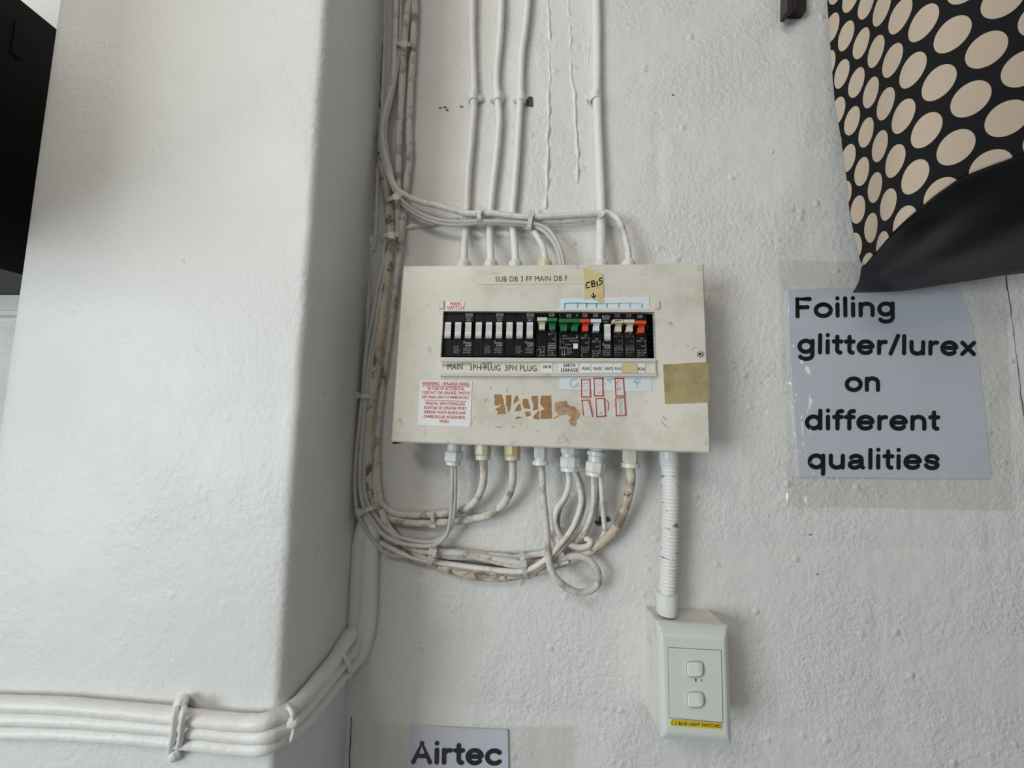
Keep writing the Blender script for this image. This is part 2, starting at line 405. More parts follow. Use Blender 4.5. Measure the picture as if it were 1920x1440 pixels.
# paint ridges, chips and cracks on the back wall (parts of the wall)
def px_path(pts, h): return [P(x, y, h) for x, y in pts]
for si, pts in enumerate([[(1027, -20), (1030, 60), (1031, 140), (1028, 190), (1027, 260), (1025, 330), (1023, 392)],
                          [(1064, -20), (1069, 60), (1071, 140), (1078, 200), (1082, 270), (1083, 345)]]):
    sp_ = spline(px_path(pts, 0.0), 0.004)
    rr = [max(0.0006, 0.0018 + 0.0028 * noise.noise(p * 60 + Vector((si * 5, 0, 0)))) for p in sp_]
    sp_ = [p + Vector((0.0022 * noise.noise(p * 45), 0, 0)) for p in sp_]
    MB().tube(sp_, rr, 8).out('paint_ridge', 'ridge', wall, True)
sp_ = spline(px_path([(1101, 128), (1103, 100), (1106, 70)], 0.0)); MB().tube(sp_, 0.0014, 8).out('paint_ridge', 'ridge', wall, True)
def chip(cx, cy_, rx, ry, seed, m='chip', name='plaster_chip'):
    pts = []
    for k in range(14):
        q = 2 * math.pi * k / 14; r = 1 + 0.55 * noise.noise(Vector((math.cos(q) * 1.7, math.sin(q) * 1.7, seed)))
        pts.append((cx + rx * r * math.cos(q), cy_ + ry * r * math.sin(q)))
    return MB().prism(pts, -0.002, 0.0016).out(name, m, wall)
chip(993, 190, 7, 9, 1.3); chip(1123, 978, 8, 7, 3.1); chip(1140, 974, 4, 5, 5.2)
for k, (x, y) in enumerate([(825, 201), (833, 200), (838, 205), (865, 199), (1262, 177), (1520, 1003), (1533, 1077)]): chip(x, y, 3.2 if k % 2 else 2.2, 0.9, k + 7.7, 'stain')
def crack(pts, wpx, h=0.0006, onx=None):
    p3 = [(Q(x, y, onx) if onx is not None else P(x, y, h)) for x, y in pts]; o = []
    for p in spline(p3, 0.006): o.append(p + Vector((0.0012 * noise.noise(p * 70), 0, 0)))
    rr = [max(0.0002, wpx * 0.5 * mpp(0) * (0.9 + 1.1 * noise.noise(p * 33))) for p in o]
    MB().tube(o, rr, 6).out('crack', 'crack', wall)
crack([(721, -10), (718, 60), (714, 150), (711, 200)], 1.6, 0.002); crack([(709, 300), (706, 340), (704, 400), (700, 425)], 2.0, 0.002)
crack([(660, 1345), (657, 1395), (655, 1445)], 1.6, 0.002); crack([(1886, 517), (1900, 620), (1910, 700), (1922, 800)], 1.3)
# flaking filler in the corner behind the trunk of cables
for pts, r in (([(697, 445), (688, 500), (690, 560), (686, 620), (678, 690)], 0.006), ([(723, -30), (720, 120), (716, 230), (709, 330), (705, 430), (700, 470)], 0.003)):
    q = spline(px_path(pts, 0.001), 0.005)
    MB().tube(q, [r * (1 + 0.5 * noise.noise(p * 50)) for p in q], 8, 0.25).out('corner_filler', 'ridge', wall, True)
q = spline(px_path([(757, 428), (800, 420), (860, 411)], 0.001), 0.004)
MB().tube(q, [0.004 * (1 + 0.7 * noise.noise(p * 90)) for p in q], 8, 0.3).out('paint_ridge', 'ridge', wall, True)

# ------------------------------------------------------------------ distribution board
HF = 0.060                                       # front of the cover
TL, TR, BR, BL = (756, 498), (1320, 494), (1333, 850), (733, 829)
sTL, sTR, sBR, sBL = (831, 583), (1228, 585), (1231, 672), (826, 670)
db = thing('distribution_board', P(1035, 840, 0.0) * 1.0, 'cream steel distribution board fixed to the white wall with rows of circuit breakers', 'fuse box')
def ring(px, h): return [P(x, y, h) for x, y in px]
# cover: front frame, folded outer lip, inner lip
mb = MB()
def mids(a, b, k): return [(a[0] + (b[0] - a[0]) * t / k, a[1] + (b[1] - a[1]) * t / k) for t in range(k)]
outer = ring([TL, TR, BR, BL], HF); inner = ring([sTL, sTR, sBR, sBL], HF)
cx = sum((v for v in outer), Vector()) / 4
def shrink(v, d): return Vector((v.x + (d if v.x < cx.x else -d), v.y, v.z + (d if v.z < cx.z else -d)))
o2 = [shrink(v, 0.0018) for v in outer]; o1 = [v + Vector((0, 0.0016, 0)) for v in outer]; o0 = [v + Vector((0, 0.016, 0)) for v in outer]
i0 = [v + Vector((0, 0.0012, 0)) for v in inner]; i0 = inner; i1 = [v + Vector((0, 0.010, 0)) for v in inner]
V_ = o0 + o1 + o2 + i0 + i1; fs = []
for r in range(4):
    for k in range(4): a = r * 4; fs.append((a + k, a + (k + 1) % 4, a + 4 + (k + 1) % 4, a + 4 + k))
cover = mb.add(V_, fs).out('cover', 'db', db)
# body behind the cover: four walls and a back
b0 = [shrink(v, 0.004) for v in outer]; xl, xr = max(b0[0].x, b0[3].x), min(b0[1].x, b0[2].x); zt, zb = min(b0[0].z, b0[1].z), max(b0[2].z, b0[3].z)
mb = MB(); t_ = 0.0015; yb = -(HF - 0.004)
mb.wbox((xl, yb, zb), (xl + t_, 0.002, zt)); mb.wbox((xr - t_, yb, zb), (xr, 0.002, zt)); mb.wbox((xl, yb, zt - t_), (xr, 0.002, zt)); mb.wbox((xl, yb, zb), (xr, 0.002, zb + t_))
mb.wbox((xl, -0.004, zb), (xr, 0.002, zt)); mb.out('body', 'dbbody', db)
MB().box(815, 570, 1245, 685, 0.004, 0.030).out('mounting_pan', 'inside', db)
for k, x in enumerate((827.5, 1232.5)):
    c = MB().box(x - 5.2, 564, x + 5.4, 579.5, HF - 0.002, HF + 0.0012).out('clip_slot', 'slotcap', db)
    MB().box(x - 3.6, 566.5, x + 3.4, 577.5, HF, HF + 0.0019).out('slot_face', 'db', c)
a = P(1312, 664, HF - 0.002); b = P(1312, 664, HF + 0.0025)
sc = MB().lathe(a, b, [(0, .0036), (.7, .0036), (1, .0028)], 20).out('screw', 'steel', db, True)
MB().lathe(P(1312, 664, HF + 0.0022), P(1312, 664, HF + 0.0028), [(0, .0016), (1, .0014)], 6).out('screw_socket', 'inside', sc)
MB().box(736, 829, 744, 832, 0.02, HF - 0.002).out('corner_gap', 'inside', db)
# paint chips and scratches of the cover
for (x, y, l, a_) in [(928, 800, 14, 0.02), (958, 800, 6, 0.1), (1008, 806, 5, 1.5), (975, 793, 4, 1.4), (1298, 655, 8, -.6), (1240, 790, 14, .8), (1243, 780, 10, .9), (920, 726, 4, 1.5)]:
    MB().stroke([(x, y), (x + l * math.cos(a_) * .5, y + l * math.sin(a_) * .5 + .4), (x + l * math.cos(a_), y + l * math.sin(a_))], 0.9, HF + 0.0003).out('scratch', 'pencil', db)
for (x, y, rx, ry) in [(1286, 561, 2.2, 5), (1262, 649, 2.0, 4), (1324, 828, 4, 9), (1311, 502, 7, 6)]:
    MB().prism([(x, y - ry), (x + rx, y + ry * .4), (x + rx * .4, y + ry), (x - rx * .6, y + ry * .8), (x - rx * .7, y)], HF - .001, HF + .0004).out('paint_chip', 'rail', db)
# label rail under the breakers
rail = MB(); rail.box(826, 673.5, 1229, 678, HF - 0.001, HF + 0.0045); rail.prism([(824, 699.5), (1231, 700.5), (1231, 706), (824, 705)], HF - 0.001, HF + 0.0045)
rail.prism([(1226.5, 678), (1229.5, 678), (1230.5, 701), (1227.5, 701)], HF - 0.001, HF + 0.003)
rl = rail.out('label_rail', 'rail', db)
MB().prism([(825, 678), (1227, 678), (1228, 700), (824, 700)], HF - 0.001, HF + 0.0012).out('rail_insert', 'railstrip', rl)
HR = HF + 0.0016
lettering('lettering', [('MAIN', 839, 693, 867, 693, 11), ('3PH PLUG', 880, 694, 938, 695, 11), ('3PH PLUG', 946.5, 695, 1006, 696, 11)], HR, 'greyink', rl)
hw = MB()
put_text(hw, 'MAIN SWITCH', 829, 688, 881, 685, 5, HR, 0, .15); put_text(hw, 'NEVER', 902, 684.5, 922, 683.5, 4.5, HR, 0, .15); put_text(hw, 'PEC', 902, 691.5, 921, 690.5, 4.5, HR, 0, .1)
hw.out('handwriting', 'pencil', rl)
def sheet(name, px, h, m, parent, th=0.0003): return MB().prism(px, h - 0.0008, h + th).out(name, m, parent)
def rect(x0, y0, x1, y1): return [(x0, y0), (x1, y0), (x1, y1), (x0, y1)]
for i, (x0, x1, lines) in enumerate([
        (1016.5, 1035, [('SUB DB', 1018, 690, 1033, 690, 5)]),
        (1049, 1084, [('EARTH', 1057, 688, 1078, 688, 6.3), ('LEAKAGE', 1052, 697, 1083, 697, 6.3)]),
        (1089.5, 1108, [('PLUGS', 1092, 693.6, 1106, 693.6, 5.2)]), (1110, 1129, [('PLUGS', 1113, 693.6, 1127, 693.6, 5.2)]),
        (1129.6, 1149, [('LIGHTS', 1134, 693.6, 1149, 693.6, 5.2)]), (1150, 1166, [('PLUGS', 1153, 693.6, 1167.5, 693.6, 5.2)]),
        (1192, 1210, [('AIRCON', 1192.3, 694, 1208.5, 695, 5.4)])]):
    s_ = sheet('circuit_label', rect(x0, 680.5, x1, 699), HR, 'label', rl)
    lettering('lettering', lines, HR + 0.0006, 'blackink', s_, 0.008)
sheet('tape_piece', [(1165, 684.5), (1178, 682.5), (1194, 682), (1196, 692), (1195, 699.5), (1180, 699), (1167, 698), (1166.5, 691)], HR + 0.0009, 'mask', rl)
# stickers on the cover
H1 = HF + 0.0003
s_ = sheet('name_label', [(893, 516), (1098, 513.5), (1098, 531.5), (892, 533.5)], H1, 'labelcream', db)
lettering('lettering', [('SUB DB 3 FF MAIN DB F', 929, 528.2, 1064, 526.2, 9.4)], H1 + 0.0006, 'greyink', s_)
s_ = sheet('main_switch_label', rect(837, 565.5, 870, 581), H1, 'label', db)
lettering('lettering', [('MAIN', 844.3, 572.8, 864, 572.6, 6.3), ('SWITCH', 838.6, 580.4, 869, 580, 6.3)], H1 + 0.0006, 'redink', s_, 0.008)
s_ = sheet('marker_strip', [(1051, 559.5), (1217, 556.5), (1218, 579.5), (1050, 581.5)], H1, 'strip', db)
mb = MB(); mb.stroke([(1059, 569), (1080, 568), (1104, 569), (1131, 569.5)], 2.0, H1 + .0006); mb.stroke([(1131, 569.5), (1172, 568), (1200, 569.5)], 0.9, H1 + .0006)
for x, y in ((1058.5, 579), (1082.5, 577.5), (1099.5, 577.5), (1118, 578), (1138, 577), (1160, 577), (1181, 577), (1203.5, 577.5)):
    mb.stroke([(x + 1, 568.5), (x + .3, 573), (x - .3, y)], 2.1 if x != 1181 else 1.5, H1 + .0006)
mb.out('marker_lines', 'teal', s_)
s_ = sheet('tape_note', [(1094, 502), (1113, 506), (1130.5, 513), (1131.5, 540), (1132, 571), (1118, 563), (1108, 559), (1096, 561), (1095, 540)], H1 + 0.0006, 'mask', db)
mb = MB(); HT = H1 + 0.0013
for st in ([(1106, 528.5), (1101, 530), (1098.5, 535), (1100.5, 540), (1106, 538.5)], [(1109, 527), (1110, 538)], [(1109, 527), (1114, 526.5), (1114.5, 530), (1110, 532)],
           [(1110, 532), (1115.5, 531), (1116, 535.5), (1110, 538)], [(1119, 527), (1120.5, 537)], [(1129, 520), (1123.5, 523), (1124, 527)], [(1124, 527), (1128.5, 526), (1129, 530.5), (1123, 534.5)],
           [(1112, 549), (1113, 557)], [(1108.5, 554), (1113.2, 559), (1117, 553.5)]): mb.stroke(st, 2.0, HT)
mb.out('handwriting', 'blackink', s_)
s_ = sheet('warning_label', [(788, 713), (885, 715.5), (882, 801), (783, 797)], H1, 'label', db)
wl = [('WARNING / WAARSKUWING', 791.5, 722.3, 881, 723.8, 6.8), ('IN CASE OF ACCIDENTAL', 802, 731, 870.5, 732, 5.6), ('CONTACT OR LEAKAGE, SWITCH', 791, 738.5, 881, 740, 5.6),
      ('OFF MAIN SWITCH IMMEDIATELY', 791, 747, 880, 748.2, 5.6), ('INGEVAL VAN TOEVALLIGE', 798, 758.5, 871.5, 760.3, 5.6), ('KONTAK OF LEKKASIE MOET', 795, 767, 874, 768.5, 5.6),
      ('HIERDIE HOOF-SKAKELAAR', 795, 775, 872.5, 777, 5.6), ('ONMIDDELLIK AFGESKAKEL', 794, 783.5, 872.5, 785.5, 5.6), ('WORD.', 823.5, 792.5, 842, 793, 5.6)]
lettering('lettering', wl, H1 + 0.0006, 'redink', s_, 0.006)
MB().stroke([(791.5, 723.6), (881, 725.2)], 1.0, H1 + .0006).stroke([(795, 750.2), (874, 752.4)], 1.0, H1 + .0006).out('rule_line', 'redink', s_)
# strip with marker drawing under the rail, and the red bordered stickers on it
s_ = sheet('marker_strip', [(1050, 706.5), (1222, 708), (1221.5, 734.5), (1175, 734), (1110, 732), (1049.5, 729.5)], H1, 'strip', db)
mb = MB(); h_ = H1 + .0006
mb.stroke([(1080, 711), (1073, 711), (1069, 717), (1070, 724), (1076, 727), (1082, 724)], 2.0, h_); mb.stroke([(1078, 723), (1083, 718), (1085, 726)], 2.4, h_)
mb.stroke([(1137, 713), (1143, 711), (1151, 711)], 2.2, h_); mb.stroke([(1141, 713), (1146, 719)], 2.0, h_); mb.stroke([(1134, 718), (1136, 722)], 1.6, h_)
mb.stroke([(1195, 728), (1194, 716)], 2.0, h_); mb.stroke([(1188, 717), (1191, 712), (1195, 710), (1200, 713), (1201, 717), (1188, 717)], 1.8, h_)
mb.out('marker_lines', 'paleteal', s_)
def red_sticker(q, marks, cut=None):
    """q: four outline pixels of the red border"""
    c = (sum(p[0] for p in q) / 4, sum(p[1] for p in q) / 4)
    big = [(c[0] + (p[0] - c[0]) * 1.16, c[1] + (p[1] - c[1]) * 1.09) for p in q]
    s = sheet('red_bordered_sticker', big, H1 + 0.0006, 'sticker', db)
    mb = MB(); h2 = H1 + 0.0012
    for k in range(4):
        if cut == k: continue
        a, b = q[k], q[(k + 1) % 4]; d = Vector((b[0] - a[0], b[1] - a[1])).normalized() * .9
        mb.stroke([(a[0] - d.x, a[1] - d.y), (b[0] + d.x, b[1] + d.y)], 1.9, h2)
    mb.out('red_border', 'crimson', s)
    if marks:
        mb = MB()
        for st, wd in marks: mb.stroke(st, wd, h2)
        mb.out('handwriting', 'pencil', s)
red_sticker([(1090, 712), (1106, 711.5), (1106.5, 744), (1090.5, 744)], [([(1093, 719), (1103, 718)], .5), ([(1094, 733), (1102, 731)], .5)])
red_sticker([(1113.5, 709.5), (1130, 709.5), (1130.5, 742), (1114.5, 742)], [([(1121, 721), (1126, 721)], .6), ([(1120, 735), (1124, 737), (1127, 734)], .6)])
red_sticker([(1153, 709.5), (1168.5, 709.5), (1171, 742), (1155, 742.5)], [([(1163, 714), (1158, 715), (1156, 720), (1160, 723)], .8), ([(1158, 727), (1163, 726), (1162, 731), (1157, 730), (1158, 727)], .8)])
red_sticker([(1091, 751), (1104, 750), (1111, 781), (1094, 778)], [([(1101, 757), (1103, 757)], .6), ([(1102, 766), (1104, 768)], .6)], cut=2)
red_sticker([(1117, 747.5), (1133, 747), (1135, 780), (1119, 781)], [([(1127, 770), (1127, 776)], .6), ([(1122, 776), (1130, 775)], .6)])
red_sticker([(1154.5, 746.5), (1171, 745.5), (1173, 778.5), (1155.5, 779)], [([(1160, 749), (1167, 750), (1166, 754), (1160, 753), (1160, 749)], .9), ([(1161, 757), (1167, 757)], .9),
             ([(1167, 760), (1162, 761), (1162, 765), (1167, 765)], .9), ([(1162, 768), (1167, 769)], .9), ([(1162, 772), (1162, 776)], .9), ([(1166, 770), (1166, 776)], .9)])
MB().stroke([(1138, 750), (1141, 757), (1140, 770)], 1.2, H1 + .0006).out('sticker_scrap', 'crimson', db)
sheet('brown_tape_patch', [(1243.5, 683.5), (1285, 681), (1327, 679), (1329.5, 718), (1330, 754), (1290, 756), (1247, 757.5), (1246, 730), (1244.5, 705)], H1, 'tape', db)
# brown adhesive residue left by a torn label
glue = [[(926, 740), (941, 739.5), (944, 752), (949, 776), (931, 777), (934, 772), (928, 767), (938, 762), (942, 757), (930, 761), (926, 756), (928, 749)],
        [(948, 742), (959, 740), (959, 755), (956, 770), (953, 774), (949, 760)], [(965, 745), (970, 741), (973, 751), (962, 758)], [(970, 760), (975, 757), (978, 769), (964, 772)],
        [(981, 748), (990, 748), (994, 767), (982, 765), (979, 758)], [(984, 772), (994, 771), (995, 779), (987, 782)], [(997, 742), (1009, 742), (1009, 768), (999, 770), (1000, 757), (996, 750)],
        [(1000, 780), (1011, 769), (1011.5, 786.5), (1001, 786)], [(1015, 742), (1033, 741.5), (1034, 752), (1035, 785), (1013.5, 786), (1013, 770), (1021, 767), (1012, 756)],
        [(965, 784), (972, 781), (980, 783), (967, 785.5)], [(909, 752), (912, 747), (913, 748), (910, 754)]]
for g in glue:
    q = []
    for k in range(len(g)):
        a, b = g[k], g[(k + 1) % len(g)]
        m_ = max(2, int(math.hypot(b[0] - a[0], b[1] - a[1]) / 2.2))
        for t in range(m_): q.append((a[0] + (b[0] - a[0]) * t / m_ + random.uniform(-.55, .55), a[1] + (b[1] - a[1]) * t / m_ + random.uniform(-.5, .5)))
    sheet('glue_residue', q, HF - 0.0001, 'glue', db)
for g in [[(1040, 754), (1062, 752), (1066, 760), (1078, 763), (1088, 775), (1086, 783), (1081, 790), (1080, 798), (1071, 799), (1066, 790), (1070, 783), (1062, 777), (1048, 780), (1041, 770)], [(1037, 784), (1046, 778), (1048, 781), (1040, 786)]]:
    q = []
    for k in range(len(g)):
        a, b = g[k], g[(k + 1) % len(g)]; m_ = max(2, int(math.hypot(b[0] - a[0], b[1] - a[1]) / 2.2))
        for t in range(m_): q.append((a[0] + (b[0] - a[0]) * t / m_ + random.uniform(-.9, .9), a[1] + (b[1] - a[1]) * t / m_ + random.uniform(-.9, .9)))
    sheet('glue_residue', q, HF - 0.0001, 'glue2', db)

# ------------------------------------------------------------------ circuit breakers
def S(x, y):                                     # slot coordinates: x as read along the top edge
    t = (y - 584) / 87.0
    return (x + t * ((826 + (x - 831) * 405 / 397.0) - x), y)
def sbox(mb, x0, y0, x1, y1, h0, h1): return mb.prism([S(x0, y0), S(x1, y0), S(x1, y1), S(x0, y1)], h0, h1)
HB = 0.0545
def lever(x0, x1, y0, y1, parent, m='twhite'):
    prof = [(0, HB - .001), (0, .0655), (.06, .0675), (.14, .0672), (.60, .0615), (.66, .0622), (.82, .0605), (.93, .0580), (1, HB - .001)]
    mb = MB(); v = []
    for x in (x0, x1):
        for t, h in prof: v.append(P(*S(x, y0 + (y1 - y0) * t), h))
    k = len(prof); f = [tuple(range(k)), tuple(range(2 * k - 1, k - 1, -1))] + [(i, i + 1, k + i + 1, k + i) for i in range(k - 1)] + [(k - 1, 0, k, 2 * k - 1)]
    return mb.add(v, f).out('toggle', m, parent)
def tlever(x0, x1, y, parent, m):
    mb = MB(); c = (x0 + x1) / 2; sw = (x1 - x0) * .29
    sbox(mb, x0 + .4, y, x1 - .4, y + 6, .058, .0685)
    mb.prism([S(c - sw - 2, y + 6), S(c + sw + 2, y + 6), S(c + sw, y + 14), S(c - sw, y + 14)], HB - .003, .0605)
    sbox(mb, c - sw, y + 13.5, c + sw, y + 22.5, HB - .003, .0635)
    return mb.out('toggle', m, parent)
def cheeks(x0, x1, y, parent):
    for x in (x0 + 2.2, x1 - 2.2):
        a, b = P(*S(x - 1.6, y + 14), .056), P(*S(x + 1.6, y + 14), .056)
        MB().lathe(a, b, [(0, .0044), (.2, .0050), (.8, .0050), (1, .0044)], 16).out('toggle_guard', 'black', parent, True)
def txt(items, parent, m='print', h=HB + .0006, bold=0):
    mb = MB()
    for (s, x0, x1, y, cap) in items:
        a, b = S(x0, y), S(x1, y); put_text(mb, s, a[0], a[1], b[0], b[1], cap, h, bold)
    return mb.out('printed_text', m, parent)
def logo(mb, x0, y0, x1, y1, h):
    for st in ([(x0, y0), (x1, y0)], [(x1, y0), (x1, y1)], [(x1, y1), (x0, y1)], [(x0, y1), (x0, y0)]): mb.stroke([S(*q) for q in st], .7, h)
def breaker(x0, x1, top, label, cat='circuit breaker', group='circuit breakers in the board'):
    return thing('circuit_breaker', P(*S((x0 + x1) / 2, 669), 0.03), label, cat, group)
def three_pole(x0, amps, label):
    pw = 18.9; t = breaker(x0, x0 + 3 * pw, 0, label)
    for k in range(3):
        a = x0 + k * pw
        mb = MB(); sbox(mb, a + .25, 584.5, a + pw - .25, 603, .028, HB); sbox(mb, a + .25, 603, a + pw - .25, 636, .028, HB - .004); sbox(mb, a + .25, 636, a + pw - .25, 667.5, .028, HB)
        sbox(mb, a + .25, 603, a + 1.6, 636, .028, HB); sbox(mb, a + pw - 1.6, 603, a + pw - .25, 636, .028, HB)
        hs = mb.out('pole_housing', 'black', t)
        lever(a + 2.6, a + 14.2, 604, 635.5, hs if False else t)
    for k in (0, 1): MB().prism([S(x0 + k * pw + 14, 609), S(x0 + k * pw + pw + 3, 609), S(x0 + k * pw + pw + 3, 619), S(x0 + k * pw + 14, 619)], HB - .004, .0585).out('link_bar', 'inside', t)
    a = x0 + 2 * pw
    txt([('HI-MAG', a + 2.8, a + 14.6, 591.5, 2.8), ('SA3-G3', a + 3, a + 14, 596.8, 2.6), (amps, a + 4.5, a + 12.5, 602, 3.6), ('0', a + .6, a + 3.6, 644, 5), ('CBI', a + 6, a + 13.3, 648, 4.2),
         ('CURVE G3', a + .8, a + 14.6, 654.6, 2.4), ('415V 50Hz', a + .8, a + 14.6, 658.2, 2.4), ('Icn=3.0kA', a + .8, a + 14.6, 662, 2.4), ('1 3 5', a - pw + 2, a - pw + 11, 651, 2.6), ('2 4 6', a - pw + 2, a - pw + 11, 662.5, 2.6)], t)
    mb = MB(); logo(mb, a + 2.4, 588, a + 15.2, 592.3, HB + .0006); logo(mb, a + 5, 642.5, a + 14.6, 649, HB + .0006)
    for q in (2.5, 6, 9.5): mb.stroke([S(a - pw + q, 652), S(a - pw + q + .8, 656)], .7, HB + .0006)
    mb.stroke([S(a - pw + 2, 658), S(a - pw + 14, 658)], .7, HB + .0006)
    mb.out('printed_frame', 'print', t)
    return t
three_pole(833.2, '40A', 'black three-pole breaker with white toggles under the red main switch label')
three_pole(890.5, '20A', 'black three-pole breaker with white toggles, middle one of the three')
three_pole(947.8, '20A', 'black three-pole breaker with white toggles beside the beige and green pair')
def step_pole(x0, x1, top, low, t, recess=True):
    """housing: top block, recessed toggle bay, tall lower face; top = toggle bar y, low = where the lower face starts"""
    mb = MB(); sbox(mb, x0 + .3, 586 + (top - 597) * .6, x1 - .3, top - .5, .028, HB - .002); sbox(mb, x0 + .3, top - .5, x1 - .3, top + 23, .028, HB - .006)
    sbox(mb, x0 + .3, top + 22.5, x1 - .3, low, .028, HB - .002); sbox(mb, x0 + .3, low, x1 - .3, 671, .028, HB + .0005)
    return mb.out('pole_housing', 'black', t)
HP = HB + .0012
def small_print(x0, x1, low, amps, t, m='print', brand=True):
    w_ = x1 - x0
    L_ = [(amps, x0 + 2, x1 - 2, low + 9, 3.2), ('TRIP', x0 + w_ * .45, x0 + w_ * .75, low + 18, 2.2)]
    y = low + 22
    for s in (['TO RESET', 'SAMITE', 'SA-K102', '230V~', '3 kA', 'IEC 60947-2'] if brand else ['SA K102', '230V 50Hz', '3 kA']):
        y += 4.3
        if y < 669: L_.append((s, x0 + (2 if len(s) > 4 else 6), x1 - (2 if len(s) > 4 else 6), y, 2.4))
    txt(L_, t, m, HP)
    mb = MB(); c = S((x0 + x1) / 2 + 1, low + 3)
    mb.stroke([(c[0] + 2 * math.cos(q * math.pi / 4), c[1] + 2 * math.sin(q * math.pi / 4)) for q in range(9)], .7, HP)
    for q in range(4): mb.stroke([S(x1 - 3, low + 11.5 + q * 3), S(x1 - 3, low + 13.2 + q * 3)], .7, HP)
    mb.stroke([S(x0 + 3, low + 32), S(x0 + 4.5, low + 36), S(x0 + 2.5, low + 38), S(x0 + 4, low + 44)], .6, HP)
    if brand: logo(mb, x0 + 3, low + 28.2, x1 - 3, low + 31.9, HP)
    mb.out('printed_symbol', m, t)
# sub board breaker: beige and green toggles
t = breaker(1006.5, 1045, 0, 'two-pole breaker with one beige and one green toggle')
step_pole(1006.5, 1025.7, 595, 620, t); step_pole(1025.8, 1045, 595, 620, t)
tlever(1006.8, 1026, 595, t, 'tbeige'); tlever(1026, 1045.4, 596, t, 'tgreen'); cheeks(1006.5, 1026, 595, t); cheeks(1026, 1045, 595, t)
small_print(1026, 1045, 619, '25A - c3', t)
txt([('CBI', 1031.5, 1038, 591.5, 3.2), ('1 N', 1012, 1022, 651.5, 2.6), ('2 N', 1012, 1022, 667, 2.6)], t, 'print', HP)
mb = MB(); logo(mb, 1030.3, 587, 1039, 592.6, HP)
for st in ([(1008, 657), (1016, 654)], [(1013, 660), (1020, 660)], [(1015, 653), (1015, 664)], [(1021, 653), (1021, 662)]): mb.stroke([S(*q) for q in st], .7, HP)
mb.out('printed_symbol', 'print', t)
# earth leakage unit
t = breaker(1048, 1087, 0, 'wide earth leakage unit with a long green toggle and white test button', 'earth leakage')
mb = MB(); sbox(mb, 1048, 585.5, 1087, 596.5, .028, HB - .002); sbox(mb, 1048, 596, 1087, 620, .028, HB - .006); sbox(mb, 1048, 619.5, 1087, 625.5, .028, HB - .002); sbox(mb, 1048, 625.5, 1087, 669, .028, HB + .0005)
mb.out('unit_housing', 'black', t)
mb = MB(); sbox(mb, 1048.2, 597.5, 1087.3, 604, .058, .0685)
for c in (1057, 1077): sbox(mb, c - 8, 604, c + 8, 612, HB - .003, .0605); sbox(mb, c - 6, 611.5, c + 6, 620, HB - .003, .0635)
mb.out('toggle', 'tgreen', t)
a, b = P(*S(1063, 613), .0575), P(*S(1071, 613), .0575); MB().lathe(a, b, [(0, .005), (.2, .0056), (.8, .0056), (1, .005)], 16).out('toggle_guard', 'black', t, True)
MB().prism([S(1075, 644), S(1083.5, 644), S(1083.5, 653.5), S(1075, 653.5)], HB, HB + .003).out('test_button', 'twhite', t)
txt([('L', 1049, 1051, 592.5, 3.2), ('CBI', 1064, 1069.5, 593.3, 3), ('N', 1080, 1083.5, 592.8, 3.2), ('63A', 1055, 1062.5, 631, 2.8), ('Isn 0.03A/30mA', 1055, 1082, 635.8, 2.8), ('TRIP 30mA', 1068, 1084, 640.5, 2.2),
     ('TEST', 1053.5, 1058.5, 643, 2.2), ('Isolate', 1059.5, 1070, 646.5, 2.2), ('To reset', 1049.5, 1064, 651.5, 2.4), ('SA-K2', 1063.5, 1071.5, 657.5, 2.2), ('240V 50Hz', 1063.5, 1074, 661.3, 2.2), ('3kA', 1063.5, 1068.5, 664.6, 2.2)], t, 'print', HP)
mb = MB(); logo(mb, 1062.8, 589.8, 1070.6, 594.4, HP); c = S(1082, 631)
mb.stroke([(c[0] + 1.8 * math.cos(q * math.pi / 4), c[1] + 1.8 * math.sin(q * math.pi / 4)) for q in range(9)], .7, HP)
for q in range(4): mb.stroke([S(1051, 635 + q * 3), S(1051, 636.8 + q * 3)], .7, HP)
mb.stroke([S(1049, 653), S(1072, 653)], .6, HP)
for x in (1055, 1059): mb.stroke([S(x, 656), S(x, 668)], .7, HP)
mb.stroke([S(1052, 664), S(1062, 664)], .6, HP); mb.stroke([S(1051, 596.5), S(1051, 600)], .5, HP)
mb.out('printed_symbol', 'print', t)
def single(x0, x1, top, low, m, amps, label, logo_m='print', pm='print', brand=True):
    t = breaker(x0, x1, top, label)
    step_pole(x0, x1, top, low, t); tlever(x0, x1, top, t, m); cheeks(x0, x1, top, t); small_print(x0, x1, low, amps, t, pm, brand)
    yy = 592.5 + (top - 598) * .7
    txt([('CBI', x0 + 6.2, x0 + 12, yy, 2.9)], t, logo_m, HP - .002 + .0008)
    mb = MB(); logo(mb, x0 + 5, yy - 3.8, x0 + 13, yy + .9, HP - .0012); mb.out('printed_frame', logo_m, t)
    return t
single(1087.6, 1106.8, 598, 626, 'tred', '20A - c1', 'single breaker with red toggle next to the earth leakage unit', brand=False)
single(1107.6, 1127.4, 598, 633, 'tice', '20A - c2', 'single breaker with white T-shaped toggle between red and long white toggles', brand=False)
t = breaker(1128.2, 1146.8, 0, 'single breaker with a long upright white toggle above the lights label')
mb = MB(); sbox(mb, 1128.4, 588, 1146.6, 606, .028, HB); sbox(mb, 1128.4, 606, 1146.6, 640, .028, HB - .004); sbox(mb, 1128.4, 640, 1146.6, 670, .028, HB); mb.out('pole_housing', 'black', t)
lever(1132.4, 1144.2, 607.5, 640, t)
